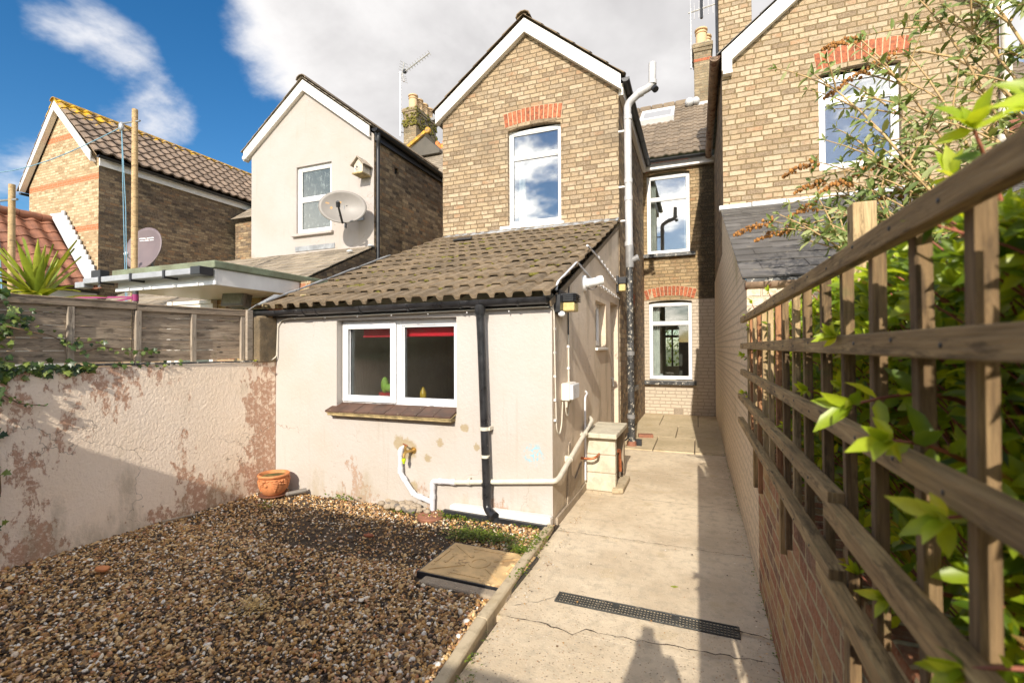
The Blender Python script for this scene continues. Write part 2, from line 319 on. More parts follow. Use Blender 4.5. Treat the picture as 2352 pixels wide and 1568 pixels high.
def leaf_mat(name, stops, rough=.38, trans=.35, tcol=1.6):
    m, t, b = base(name); uv, pos = uvpos(t)
    r = t.n('ShaderNodeNewGeometry').outputs['Random Per Island']
    c = t.ramp(r, stops); c = t.mix(t.smooth(t.noise(pos, 40, 3, .6), .35, .7, 0, .3), c, t.mix(.6, c, (.02, .04, .01)))
    setin(t, b, Base_Color=c, Roughness=rough)
    tr = t.n('ShaderNodeBsdfTranslucent', {'Color': t.mix(1.0, c, (tcol*1.15, tcol, tcol*.45), 'MULTIPLY')})
    mx = t.n('ShaderNodeMixShader', {0: trans, 1: b.outputs[0], 2: tr.outputs[0]})
    t.nt.links.new(mx.outputs[0], t.nt.nodes['Material Output'].inputs[0])
    return m
leaf_mat('leaf_hedge', [(0, (.06, .12, .010)), (.3, (.16, .25, .014)), (.65, (.30, .40, .018)), (.95, (.44, .52, .025)), (.985, (.42, .36, .05)), (1, (.25, .13, .05))], trans=.45, tcol=2.0)
leaf_mat('leaf_tip', [(0, (.27, .38, .02)), (.6, (.42, .52, .03)), (1, (.52, .58, .10))], trans=.4)
leaf_mat('leaf_buddleia', [(0, (.10, .15, .03)), (.5, (.20, .26, .06)), (1, (.44, .46, .22))], rough=.6, trans=.25, tcol=1.2)
leaf_mat('leaf_ivy', [(0, (.02, .05, .012)), (.5, (.07, .12, .022)), (1, (.24, .30, .06))], trans=.25)
leaf_mat('leaf_yucca', [(0, (.16, .22, .02)), (.5, (.30, .36, .035)), (1, (.5, .5, .08))], trans=.2)
leaf_mat('leaf_weed', [(0, (.06, .10, .012)), (.5, (.13, .19, .02)), (1, (.22, .28, .03))], trans=.3)

def stone_mat():
    m, t, b = base('pebble'); uv, pos = uvpos(t)
    r = t.n('ShaderNodeNewGeometry').outputs['Random Per Island']
    c = t.ramp(r, [(0, (.03, .021, .015)), (.16, (.085, .052, .030)), (.30, (.30, .145, .045)), (.45, (.54, .30, .09)), (.54, (.22, .14, .075)), (.66, (.66, .42, .17)), (.78, (.74, .54, .29)), (.85, (.44, .17, .06)), (.92, (.80, .70, .54)), (1, (.85, .80, .72))])
    c = t.mix(t.smooth(t.noise(pos, 120, 4, .6), .4, .7, 0, .5), c, t.mix(.5, c, (.12, .08, .05)))
    setin(t, b, Base_Color=c, Roughness=.62); bump(t, b, t.noise(pos, 200, 3, .6), .001)
stone_mat()

def glass_mat(name, refl=.22, tint=(.82, .86, .86), wav=.0, frost=0.0):
    m, t, b = base(name); uv, pos = uvpos(t)
    gl = t.n('ShaderNodeBsdfGlossy', {'Color': (1, 1, 1, 1), 'Roughness': .015 + frost*.2})
    tr = t.n('ShaderNodeBsdfTransparent', {'Color': (*tint, 1)})
    if wav:
        bp = t.n('ShaderNodeBump', {'Height': t.noise(t.scale(pos, (1, 1, .12)), 70, 3, .6), 'Distance': wav, 'Strength': 1.0}); t.nt.links.new(bp.outputs[0], gl.inputs['Normal'])
    lw = t.n('ShaderNodeFresnel', {'IOR': 1.5}).outputs[0]
    f = t.math('ADD', lw, refl, True)
    s2 = tr.outputs[0]
    if frost:
        df = t.n('ShaderNodeBsdfDiffuse', {'Color': t.n('ShaderNodeRGB').outputs[0]}); df.inputs[0].default_value = (.2, .25, .25, 1)
        t.nt.links.new(t.mix(t.smooth(t.noise(t.scale(pos, (1, 1, .5)), 18, 5, .7), .5, .75), (.045, .06, .05), (.20, .23, .21)), df.inputs[0])
        s2 = t.n('ShaderNodeMixShader', {0: frost, 1: tr.outputs[0], 2: df.outputs[0]}).outputs[0]
    mx = t.n('ShaderNodeMixShader', {0: f, 1: s2, 2: gl.outputs[0]})
    t.nt.links.new(mx.outputs[0], t.nt.nodes['Material Output'].inputs[0])
    return m
glass_mat('glass_sky', .20); glass_mat('glass_clear', .05); glass_mat('glass_ripple', .05, wav=.002); glass_mat('glass_frost', .10, frost=.9); glass_mat('glass_skylight', .45)

# ---------------------------------------------------------------- mesh builder
WL = {}
class MB:
    def __init__(s): s.v = []; s.f = []; s.uv = []; s.M = None; s.mi = []; s.m = 0
    def pts(s, P):
        i = len(s.v)
        for p in P: s.v.append(Vector(s.M @ Vector(p)) if s.M else Vector(p))
        return i
    def face(s, idx, uv=None): s.f.append(tuple(idx)); s.uv.append(uv); s.mi.append(s.m)
    def poly(s, P, uv=None): i = s.pts(P); s.face(range(i, i+len(P)), uv)
    def box(s, x0, x1, y0, y1, z0, z1):
        i = s.pts([(x, y, z) for z in (z0, z1) for y in (y0, y1) for x in (x0, x1)])
        for q in ((0, 2, 3, 1), (4, 5, 7, 6), (0, 1, 5, 4), (2, 6, 7, 3), (0, 4, 6, 2), (1, 3, 7, 5)): s.face([i+k for k in q])
        return s
    def beam(s, p0, p1, w, h, up=(0, 0, 1), taper=1.0):
        p0, p1 = Vector(p0), Vector(p1); d = p1-p0; L = d.length; d.normalize(); up = Vector(up)
        sx = d.cross(up)
        if sx.length < 1e-4: sx = d.cross(Vector((1, 0, 0)))
        sx.normalize(); sz = sx.cross(d)
        P = []
        for c, k in ((p0, 1), (p1, taper)):
            for a, b in ((-1, -1), (1, -1), (1, 1), (-1, 1)): P.append(c + sx*(a*w/2*k) + sz*(b*h/2*k))
        i = s.pts(P); o = random.random()*7; q = random.random()*7
        for k in range(4):
            j = (k+1) % 4; v0 = q + k*.11; v1 = v0 + (w if k % 2 == 0 else h)
            s.face([i+k, i+j, i+4+j, i+4+k], [(o, v0), (o, v1), (o+L, v1), (o+L, v0)])
        s.face([i+3, i+2, i+1, i], [(o, q), (o, q+w), (o+.02, q+w), (o+.02, q)]); s.face([i+4, i+5, i+6, i+7], [(o, q), (o, q+w), (o+.02, q+w), (o+.02, q)])
        return s
    def tube(s, P, r, n=8, cap=True):
        P = [Vector(p) for p in P]; m = len(P); rs = r if isinstance(r, (list, tuple)) else [r]*m
        T = [(P[min(i+1, m-1)]-P[max(i-1, 0)]).normalized() for i in range(m)]
        a = T[0].orthogonal().normalized(); i0 = len(s.v)
        for i in range(m):
            a = (a - T[i]*a.dot(T[i])); a = a.normalized() if a.length > 1e-6 else T[i].orthogonal().normalized(); b = T[i].cross(a)
            s.pts([P[i] + (a*math.cos(2*math.pi*k/n) + b*math.sin(2*math.pi*k/n))*rs[i] for k in range(n)])
        for i in range(m-1):
            for k in range(n): j = (k+1) % n; s.face([i0+i*n+k, i0+i*n+j, i0+(i+1)*n+j, i0+(i+1)*n+k])
        if cap: s.face([i0+k for k in range(n)][::-1]); s.face([i0+(m-1)*n+k for k in range(n)])
        return s
    def pipe(s, P, r, n=12, bend=.05, steps=5):
        """tube with rounded elbows"""
        P = [Vector(p) for p in P]; Q = [P[0]]
        for i in range(1, len(P)-1):
            a = (P[i-1]-P[i]); c = (P[i+1]-P[i]); k = min(bend, a.length*.45, c.length*.45); A = P[i]+a.normalized()*k; C = P[i]+c.normalized()*k
            for t in range(steps+1): u = t/steps; Q.append(A*(1-u)**2 + P[i]*2*u*(1-u) + C*u*u)
        Q.append(P[-1]); return s.tube(Q, r, n)
    def lathe(s, prof, c=(0, 0, 0), n=24):
        c = Vector(c); i0 = len(s.v)
        for r, z in prof: s.pts([c + Vector((r*math.cos(2*math.pi*k/n), r*math.sin(2*math.pi*k/n), z)) for k in range(n)])
        for i in range(len(prof)-1):
            for k in range(n): j = (k+1) % n; s.face([i0+i*n+k, i0+i*n+j, i0+(i+1)*n+j, i0+(i+1)*n+k])
        return s
    def halfpipe(s, p0, p1, r, n=10):
        """half-round gutter, flat top"""
        p0, p1 = Vector(p0), Vector(p1); d = (p1-p0).normalized(); sx = d.cross(Vector((0, 0, 1))).normalized(); up = sx.cross(d)
        cs = [(-math.cos(math.pi*k/n), -math.sin(math.pi*k/n)) for k in range(n+1)] + [(.93, 0.0), (.93, -.1), (-.93, -.1), (-.93, 0)]
        i0 = len(s.v); m = len(cs)
        for p in (p0, p1): s.pts([p + sx*(a*r) + up*(b*r) for a, b in cs])
        for k in range(m): j = (k+1) % m; s.face([i0+k, i0+j, i0+m+j, i0+m+k])
        s.face([i0+k for k in range(n+1)]); s.face([i0+m+k for k in range(n+1)][::-1]); return s
    def wall(s, outer, holes=(), d=.1):
        """flat wall in the (u, z) plane at n = 0 with openings and their reveals to n = d"""
        loops = [[Vector((u, z, 0)) for u, z in outer]] + [[Vector((u, z, 0)) for u, z in h] for h in holes]
        flat = [p for l in loops for p in l]; i = s.pts([(p.x, 0, p.y) for p in flat])
        for t in tessellate_polygon(loops): s.face([i+k for k in t])
        if d:
            for h in holes:
                for a, b in zip(h, h[1:]+h[:1]): s.poly([(a[0], 0, a[1]), (b[0], 0, b[1]), (b[0], d, b[1]), (a[0], d, a[1])])
        return s
    def prism(s, P, d):
        """extrude polygon P by vector d"""
        P = [Vector(p) for p in P]; d = Vector(d); n = len(P); i = s.pts(P + [p+d for p in P])
        s.face(range(i, i+n)); s.face([i+n+k for k in range(n)][::-1])
        for k in range(n): j = (k+1) % n; s.face([i+k, i+n+k, i+n+j, i+j])
        return s
    def ball(s, c, r, sc=(1, 1, 1), n=8):
        c = Vector(c); prof = [(math.sin(math.pi*k/n), -math.cos(math.pi*k/n)) for k in range(n+1)]; i0 = len(s.v); m = n+4
        for rr, z in prof: s.pts([c + Vector((rr*r*math.cos(2*math.pi*k/m)*sc[0], rr*r*math.sin(2*math.pi*k/m)*sc[1], z*r*sc[2])) for k in range(m)])
        for i in range(n):
            for k in range(m): j = (k+1) % m; s.face([i0+i*m+k, i0+i*m+j, i0+(i+1)*m+j, i0+(i+1)*m+k])
        return s
    SPLIT = {'pipe_joint', 'gutter_clip', 'cable_clip', 'pipe_clip', 'pipe_band', 'pipe_bracket', 'drain_cap', 'bolt', 'fixing_block', 'rear_wall', 'gland', 'verge_mortar', 'trim', 'post'}
    def build(s, name, mat, parent=None, smooth=False, bevel=0.0, seg=2, **props):
        if name in s.SPLIT and parent:
            r = list(range(len(s.v)))
            def fd(a):
                while r[a] != a: r[a] = r[r[a]]; a = r[a]
                return a
            for f in s.f:
                for k in f[1:]: r[fd(k)] = fd(f[0])
            gs = {}
            if name == 'gutter_clip': # clips are built as two touching shells a few cm apart: group by where they sit
                pass
            for q, f in enumerate(s.f): gs.setdefault(fd(f[0]), []).append(q)
            if len(gs) > 1:
                o = None
                for ids in gs.values():
                    x = MB(); mp = {}
                    for q in ids:
                        for k in s.f[q]:
                            if k not in mp: mp[k] = len(x.v); x.v.append(s.v[k])
                        x.f.append(tuple(mp[k] for k in s.f[q])); x.uv.append(s.uv[q]); x.mi.append(s.mi[q])
                    o = x.build(name, mat, parent, smooth, bevel, seg, **props)
                return o
        off = WL.get(parent.name, Vector()) if parent else Vector()
        me = bpy.data.meshes.new(name); me.from_pydata([tuple(p-off) for p in s.v], [], s.f)
        uvl = me.uv_layers.new(name='UVMap'); buf = []
        for f, uv in zip(s.f, s.uv):
            if uv: buf += [c for q in uv for c in q]; continue
            P = [s.v[k] for k in f]; n = Vector((0, 0, 0))
            for a, b in zip(P, P[1:]+P[:1]): n += a.cross(b)
            ax = max(range(3), key=lambda k: abs(n[k]))
            for p in P: buf += ((p.y, p.z) if ax == 0 else (p.x, p.z) if ax == 1 else (p.x, p.y))
        uvl.data.foreach_set('uv', buf)
        for mm in (mat if isinstance(mat, (list, tuple)) else [mat]): me.materials.append(MATS[mm])
        if isinstance(mat, (list, tuple)): me.polygons.foreach_set('material_index', s.mi)
        if smooth: me.polygons.foreach_set('use_smooth', [True]*len(s.f))
        o = bpy.data.objects.new(name, me); COL.objects.link(o)
        if smooth and smooth != 'all':
            try: me.set_sharp_from_angle(angle=R(40))
            except Exception: pass
        if parent: o.parent = parent
        WL[o.name] = off.copy()
        if bevel: b = o.modifiers.new('bevel', 'BEVEL'); b.width = bevel; b.segments = seg; b.limit_method = 'ANGLE'; b.angle_limit = R(40)
        for k, v in props.items(): o[k] = v
        return o
def tag(o, label, cat, group=None, kind=None):
    o['label'] = label; o['category'] = cat
    if group: o['group'] = group
    if kind: o['kind'] = kind
    return o
def thing(name, label, cat, loc, group=None):
    o = bpy.data.objects.new(name, None); COL.objects.link(o); o.empty_display_size = .1; o.location = loc; WL[o.name] = Vector(loc)
    return tag(o, label, cat, group)
def copy_tree(o, loc, label=None, rot=None):
    def rec(x, par):
        c = x.copy(); COL.objects.link(c)
        if par: c.parent = par
        for k in list(x.children): rec(k, c)
        return c
    c = rec(o, None); c.location = loc
    if label: c['label'] = label
    if rot is not None: c.rotation_euler = rot
    return c
FX = lambda c: Matrix(((0, -1, 0, c), (1, 0, 0, 0), (0, 0, 1, 0), (0, 0, 0, 1)))       # wall facing +X at x = c : (u, n, z)
FXm = lambda c: Matrix(((0, 1, 0, c), (1, 0, 0, 0), (0, 0, 1, 0), (0, 0, 0, 1)))       # wall facing -X at x = c
FY = lambda c: Matrix(((1, 0, 0, 0), (0, 1, 0, c), (0, 0, 1, 0), (0, 0, 0, 1)))        # wall facing -Y at y = c
def rect(u0, u1, z0, z1): return [(u0, z0), (u1, z0), (u1, z1), (u0, z1)]
def arched(u0, u1, z0, zs, rise, n=10):
    return [(u0, z0), (u1, z0), (u1, zs)] + [(u1+(u0-u1)*k/n, zs+rise*(1-(2*k/n-1)**2)) for k in range(1, n)] + [(u0, zs)]

def window(parent, M, u0, u1, z0, z1, trans=(), mulls=(), fw=.06, d=.07, glass='glass_sky', frame='upvc', sash=True, name='window', arch=0.0, label=None):
    """frame as the part; panes as its sub-parts.  n = 0 is the frame's face"""
    m = MB(); m.M = M
    m.box(u0, u0+fw, 0, d, z0, z1); m.box(u1-fw, u1, 0, d, z0, z1); m.box(u0+fw, u1-fw, 0, d, z0, z0+fw)
    if arch:
        n = 10; uu = [u0+fw+(u1-u0-2*fw)*k/n for k in range(n+1)]
        for a, b in zip(uu, uu[1:]):
            za, zb = (z1+arch*(1-(2*(q-u0)/(u1-u0)-1)**2) for q in (a, b))
            m.prism([(a, 0, z1-fw), (b, 0, z1-fw), (b, 0, zb), (a, 0, za)], (0, d, 0))
    else: m.box(u0+fw, u1-fw, 0, d, z1-fw, z1)
    zs = [z0+fw] + [q for t in trans for q in (t-fw*.5, t+fw*.5)] + [z1-fw]; us = [u0+fw] + [q for t in mulls for q in (t-fw*.5, t+fw*.5)] + [u1-fw]
    for t in trans: m.box(u0+fw, u1-fw, 0, d, t-fw*.5, t+fw*.5)
    for t in mulls:
        for a, b in zip(zs[::2], zs[1::2]): m.box(t-fw*.5, t+fw*.5, 0, d, a, b)
    cells = [(a, b, c, e) for a, b in zip(us[::2], us[1::2]) for c, e in zip(zs[::2], zs[1::2])]
    bead = .018
    for a, b, c, e in cells:
        m.box(a, a+bead, .012, d-.01, c, e); m.box(b-bead, b, .012, d-.01, c, e); m.box(a+bead, b-bead, .012, d-.01, c, c+bead); m.box(a+bead, b-bead, .012, d-.01, e-bead, e)
    w_ = m.build(name, frame, parent, bevel=.004)
    if label: w_['label'] = label
    g = MB(); g.M = M
    for a, b, c, e in cells:
        g = MB(); g.M = M; g.box(a+bead*.6, b-bead*.6, d*.45, d*.45+.004, c+bead*.6, e-bead*.6); g.build('pane', glass, w_)
    k = MB(); k.M = M
    for a, b, c, e in cells:
        for q in ((a+bead, a+bead+.006, c+bead, e-bead), (b-bead-.006, b-bead, c+bead, e-bead), (a+bead+.006, b-bead-.006, c+bead, c+bead+.006), (a+bead+.006, b-bead-.006, e-bead-.006, e-bead)):
            k.box(q[0], q[1], d*.45-.006, d*.45-.001, q[2], q[3])
    k.build('glazing_seal', 'black_plastic', w_)
    return w_
def arch_bricks(parent, M, u0, u1, zs, rise, h, n, mat='arch_brick', fan=.06):
    """a flat segmental arch of soldier bricks, 6 mm proud of the wall, with its mortar bed"""
    m = MB(); m.M = M; b = MB(); b.M = M
    curve = lambda u: zs+rise*(1-(2*(u-u0)/(u1-u0)-1)**2)
    g = .006; cx = (u0+u1)/2
    for k in range(n):
        a = u0+(u1-u0)*k/n+g; c = u0+(u1-u0)*(k+1)/n-g
        ta = a+(a-cx)*fan; tc = c+(c-cx)*fan; j = random.uniform(-.004, .004)
        m.prism([(a, -.0035+j*.4, curve(a)), (c, -.0035+j*.4, curve(c)), (tc, -.0035+j*.4, curve(c)+h+j), (ta, -.0035+j*.4, curve(a)+h+j)], (0, .10, 0))
    for k in range(n):
        a = u0+(u1-u0)*k/n; c = u0+(u1-u0)*(k+1)/n; ta = a+(a-cx)*fan; tc = c+(c-cx)*fan
        b.prism([(a, -.002, curve(a)-.001), (c, -.002, curve(c)-.001), (tc, -.002, curve(c)+h+.006), (ta, -.0012, curve(a)+h+.006)], (0, .09, 0))
    o = m.build('brick_arch', mat, parent, bevel=.003); b.build('mortar_bed', 'mortar', o); return o

def tiles(m, O, U, V, width, length, tw, expo, prof, thick=.018, k=8, jit=.004, stagger=False, gap=0):
    """profiled roof tiles, each its own island.  O eave corner, U along eave, V up the slope"""
    O, U, V = Vector(O), Vector(U).normalized(), Vector(V).normalized(); N = U.cross(V); N = -N if N.z < 0 else N
    nc = max(1, math.ceil(length/expo-1e-6)); nt_ = math.ceil(width/tw-1e-6)
    for i in range(nc):
        v0 = i*expo; v1 = min(v0+expo*1.12, length)
        off = -tw/2 if (stagger and i % 2) else 0
        for j in range(nt_+(1 if off else 0)):
            a = max(0, off+j*tw); b = min(width, off+(j+1)*tw)
            if b-a < .02: continue
            dz = random.uniform(-jit, jit)*.6; dv = random.uniform(-jit, jit); sk = random.uniform(-jit, jit)
            ts = [a+(b-a-.002)*q/k for q in range(k+1)]; i0 = len(m.v); rows = []
            for q in ts: 
                h = prof(((q-off) % tw)/tw if abs(q-(off+(j+1)*tw)) > 1e-6 else 1.0)
                s_ = sk*(q-a)/(b-a)
                lo = h-.002 if (h < .012 or gap == 0) else h+thick-gap
                rows.append((O+U*q+V*(v0+dv+s_)+N*lo, O+U*q+V*(v0+dv+s_)+N*(h+thick+dz), O+U*q+V*v1+N*(h+.001+dz)))
            for r in rows: m.v += [Vector(p) for p in r]
            for q in range(k):
                x = i0+q*3; m.face([x, x+3, x+4, x+1]); m.face([x+1, x+4, x+5, x+2])
            m.face([i0, i0+1, i0+2]); e = i0+k*3; m.face([e, e+2, e+1])
    return m
def p_trap(t):   # two flat-topped rolls with channels
    u = (t*2) % 1.0
    return .025*min(1, max(0, min(u/.12, (.74-u)/.12))) 
def p_roman(t):
    return .030*max(0, math.sin(math.pi*min(1, max(0, (t-.08)/.42))))+.012*max(0, math.sin(math.pi*min(1, max(0, (t-.6)/.36))))
def p_bold(t): return .055*max(0, math.sin(math.pi*min(1, max(0, (t-.05)/.6))))
def p_pan(t): return .030*math.sin(2*math.pi*t)
def p_flat(t): return 0.0

def fast_mesh(name, V, F, mat, parent=None, smooth=True, uv=None):
    """V (n,3) float, F (m,k) int with one k"""
    me = bpy.data.meshes.new(name); off = np.array(WL.get(parent.name, Vector()) if parent else (0, 0, 0))
    V = np.asarray(V, dtype=np.float32)-off.astype(np.float32); F = np.asarray(F, dtype=np.int32); k = F.shape[1]
    me.vertices.add(len(V)); me.vertices.foreach_set('co', V.ravel()); me.loops.add(F.size); me.loops.foreach_set('vertex_index', F.ravel())
    me.polygons.add(len(F)); me.polygons.foreach_set('loop_start', np.arange(0, F.size, k, dtype=np.int32)); me.polygons.foreach_set('loop_total', np.full(len(F), k, dtype=np.int32))
    if smooth: me.polygons.foreach_set('use_smooth', np.ones(len(F), dtype=bool))
    me.update(calc_edges=True); me.validate(); me.materials.append(MATS[mat])
    o = bpy.data.objects.new(name, me); COL.objects.link(o)
    if parent: o.parent = parent
    WL[o.name] = Vector(off); return o
LT = np.array([(0, 0, 0), (.30, -.40, .05), (.30, 0, -.02), (.30, .40, .05), (.66, -.36, .02), (.66, 0, -.05), (.66, .36, .02), (1, 0, -.14)])
LF = np.array([(0, 1, 2), (0, 2, 3), (1, 4, 5), (1, 5, 2), (2, 5, 6), (2, 6, 3), (4, 7, 5), (5, 7, 6)])
def leaves(name, P, D, Up, L, Wd, mat, parent=None, T=LT, TF=LF):
    P, D, Up, L, Wd = (np.asarray(a, dtype=float) for a in (P, D, Up, L, Wd)); n = len(P)
    D = D/np.linalg.norm(D, axis=1, keepdims=True); Sx = np.cross(D, Up); q = np.linalg.norm(Sx, axis=1, keepdims=True); Sx = np.where(q > 1e-4, Sx/np.maximum(q, 1e-4), [[1, 0, 0]]); Nn = np.cross(Sx, D)
    V = P[:, None] + D[:, None]*(T[None, :, 0:1]*L[:, None, None]) + Sx[:, None]*(T[None, :, 1:2]*Wd[:, None, None]) + Nn[:, None]*(T[None, :, 2:3]*L[:, None, None])
    F = TF[None]+(np.arange(n)*len(T))[:, None, None]
    return fast_mesh(name, V.reshape(-1, 3), F.reshape(-1, 3), mat, parent)

# ================================================================ ground
def struct(o): o['kind'] = 'structure'; return o
m = MB(); m.poly([(-400, -400, -.06), (400, -400, -.06), (400, 400, -.06), (-400, 400, -.06)]); struct(m.build('ground', 'ground_far'))
def slab_grid(m, x0, x1, ys, z, gap=.008, depth=.06, xj=None):
    for a, b in zip(ys, ys[1:]):
        xs = xj(a) if xj else [x0, x1]
        for c, d in zip(xs, xs[1:]): m.box(c+gap/2, d-gap/2, a+gap/2, b-gap/2, z-depth, z-.004*ys.index(a))
m = MB(); slab_grid(m, -1.03, .36, [-3.0, .4, 2.43], .012); slab_grid(m, -1.10, .36, [2.43, 3.72], .003); slab_grid(m, -1.13, .36, [3.72, 4.75, 5.8, 7.15], -.001)
struct(m.build('path', 'path_concrete', bevel=.0025))
m = MB()
for a, b, xs in ((7.15, 8.25, [-1.15, -.62, -.05, .4]), (8.25, 9.5, [-1.15, -.35, .4]), (9.5, 11.1, [-1.15, -.7, .0, .42])):
    for c, d in zip(xs, xs[1:]): m.box(c+.006, d-.006, a+.006, b-.006, -.05, .008-.003*(a-7)/2)
m.build('paving', 'flagstone', bevel=.008)['kind'] = 'structure'
m = MB(); m.poly([(-1.6, -3, -.03), (.6, -3, -.03), (.6, 11.2, -.03), (-1.6, 11.2, -.03)]); struct(m.build('path_bed', 'soil'))
m = MB()
def crack(P_, w0):
    Q_ = [];
    for (a, b) in zip(P_, P_[1:]):
        n = max(2, int(math.hypot(b[0]-a[0], b[1]-a[1])/.03)); Q_ += [(a[0]+(b[0]-a[0])*k/n+random.gauss(0, .004), a[1]+(b[1]-a[1])*k/n+random.gauss(0, .006)) for k in range(n)]
    Q_.append(P_[-1]); ws = [w0*random.uniform(.3, 1.6) for _ in Q_]; z = .0165
    for k in range(len(Q_)-1): m.poly([(Q_[k][0], Q_[k][1]-ws[k], z), (Q_[k+1][0], Q_[k+1][1]-ws[k+1], z), (Q_[k+1][0], Q_[k+1][1]+ws[k+1], z), (Q_[k][0], Q_[k][1]+ws[k], z)])
crack([(-1.0, 2.43), (-.80, 2.44), (-.70, 2.43), (-.62, 2.40), (-.56, 2.46), (-.3, 2.47), (.0, 2.50), (.35, 2.52)], .0032)
for y0_, w0_ in ((3.72, .002), (4.75, .0018), (5.8, .002), (7.15, .004)): crack([(-1.08, y0_), (-.5, y0_+.015), (.36, y0_+.01)], w0_)
crack([(.16, 2.75), (.25, 2.73), (.36, 2.72)], .004); crack([(-.8, 2.72), (-.9, 2.62), (-1.0, 2.55)], .0015)
struct(m.build('path_joint', 'soil'))
# soil under the gravel, gently uneven
def gz(x, y): return -.012 + .018*math.sin(x*1.7+1)*math.sin(y*1.3) + .02*math.exp(-((y-3.7)/.16)**2) + .02*math.exp(-((x+4.2)/.2)**2)
nx, ny = 70, 110; xs = np.linspace(-4.7, -1.09, nx); ys = np.linspace(-1.5, 3.85, ny)
V = [(x, y, gz(x, y)+random.uniform(-.006, .006)) for y in ys for x in xs]
F = [(j*nx+i, j*nx+i+1, (j+1)*nx+i+1, (j+1)*nx+i) for j in range(ny-1) for i in range(nx-1)]
struct(fast_mesh('soil', V, F, 'soil'))
# gravel
def gravel():
    bm = bmesh.new(); bmesh.ops.create_icosphere(bm, subdivisions=1, radius=1); bm.verts.ensure_lookup_table()
    T = np.array([v.co[:] for v in bm.verts]); TF = np.array([[v.index for v in f.verts] for f in bm.faces]); bm.free()
    bm = bmesh.new(); bmesh.ops.create_icosphere(bm, subdivisions=2, radius=1); bm.verts.ensure_lookup_table()
    T2 = np.array([v.co[:] for v in bm.verts]); TF2 = np.array([[v.index for v in f.verts] for f in bm.faces]); bm.free()
    Vs, Fs, tot = [], [], 0
    def patch(x, y):  # bare, trodden earth between the stones
        return (np.sin(x*2.1+.6)*np.sin(y*2.3+1.9)+.6*np.sin(x*4.7+y*3.1)+.4*np.sin(x*9.3-y*7.7))
    for n, (xa, xb), (ya, yb), r0, TT, FF, near in ((24000, (-4.45, -1.12), (.9, 2.75), .0088, T2, TF2, 1), (26000, (-4.45, -1.12), (.9, 2.75), .0082, T, TF, 1), (26000, (-4.3, -1.12), (2.6, 3.78), .0085, T, TF, 0), (1700, (-1.5, -1.10), (1.5, 2.64), .0105, T2, TF2, 1), (900, (-1.5, -1.12), (3.16, 3.72), .010, T2, TF2, 1)):
        x = rng.uniform(xa, xb, n); y = rng.uniform(ya, yb, n); p = patch(x, y); keep = np.ones(n, bool)
        bare = np.exp(-(((x+2.35)/.95)**2+((y-3.15)/.42)**2)) + .55*np.exp(-(((x+3.5)/.6)**2+((y-3.1)/.5)**2))
        if not near: keep = rng.random(n) > np.clip(.10+.22*p+.75*bare, 0, .86)
        else: keep = rng.random(n) > np.clip(.30*p+.06, 0, .72)
        inside = (x > -1.74) & (x < -1.05) & (y > 2.62) & (y < 3.19); keep &= ~inside
        left = -4.42+ (y-1.6)*.094; keep &= (x > left+.01)
        x, y = x[keep], y[keep]; n = len(x)
        r = r0*rng.lognormal(0, .30, n); r = np.minimum(r, .0185)
        sc = np.stack([r*rng.uniform(.8, 1.35, n), r*rng.uniform(.65, 1.05, n), r*rng.uniform(.42, .75, n)], 1)
        A = rng.normal(size=(n, 4))*np.array([1.0, .22, .22, 1.0]); A /= np.linalg.norm(A, axis=1, keepdims=True); w_, a, b, c = A.T
        Rm = np.stack([np.stack([1-2*(b*b+c*c), 2*(a*b-c*w_), 2*(a*c+b*w_)], 1), np.stack([2*(a*b+c*w_), 1-2*(a*a+c*c), 2*(b*c-a*w_)], 1), np.stack([2*(a*c-b*w_), 2*(b*c+a*w_), 1-2*(a*a+b*b)], 1)], 1)
        k = len(TT); d = rng.normal(size=(n, 3, 3))*.16
        L = TT[None]*(1+np.einsum('kj,nij->nk', TT, d)[..., None]*.6+rng.normal(size=(n, k, 1))*(.05 if k > 20 else .11))
        # flattened facets where the stone broke
        for _ in range(4):
            fd = rng.normal(size=(n, 3)); fd /= np.linalg.norm(fd, axis=1, keepdims=True); lim = rng.uniform(.38, .95, n)
            dt = np.einsum('nkj,nj->nk', L, fd); ex = np.maximum(dt-lim[:, None], 0); L = L-fd[:, None]*ex[..., None]
        L = np.einsum('nij,nkj->nki', Rm, L*sc[:, None])
        z = np.array([gz(i, j) for i, j in zip(x, y)])+r*rng.uniform(.05, .75, n)+rng.uniform(0, .010 if near else .004, n)
        L += np.stack([x, y, z], 1)[:, None]
        Vs.append(L.reshape(-1, 3)); Fs.append((FF[None]+(np.arange(n)*k)[:, None, None]+tot).reshape(-1, 3)); tot += n*k
    o = fast_mesh('gravel', np.concatenate(Vs), np.concatenate(Fs), 'pebble', smooth=False)
    tag(o, 'brown and tan pebble gravel spread over the bare soil', 'gravel', kind='stuff')
gravel()
# kerb stones
KG = 'concrete edging stones between gravel and path'
for (a, b, xa, xb, lab) in ((2.88, 3.70, -1.10, -1.075, 'farthest edging stone, running up to the white extension corner'), (2.30, 2.875, -1.07, -1.055, 'concrete edging stone beside the tan manhole cover'), (1.40, 2.295, -1.055, -.985, 'nearest edging stone, running out at the bottom of the photo')):
    m = MB(); w_ = .055
    P = [(xb-w_-.012, 0, -.05), (xb+.0, 0, -.05), (xb, 0, .052), (xb-.010, 0, .062), (xb-w_, 0, .064), (xb-w_-.012, 0, .055)]
    q0 = [(x+(xa-xb), b, z) for x, y, z in P]; q1 = [(x, a, z) for x, y, z in P]; i = m.pts(q1+q0); n = 6
    m.face(range(i, i+n)); m.face([i+n+k for k in range(n)][::-1])
    for k in range(n): j = (k+1) % n; m.face([i+k, i+n+k, i+n+j, i+j])
    tag(m.build('edging_stone', 'kerb_concrete', bevel=.004), lab, 'kerb stone', KG)

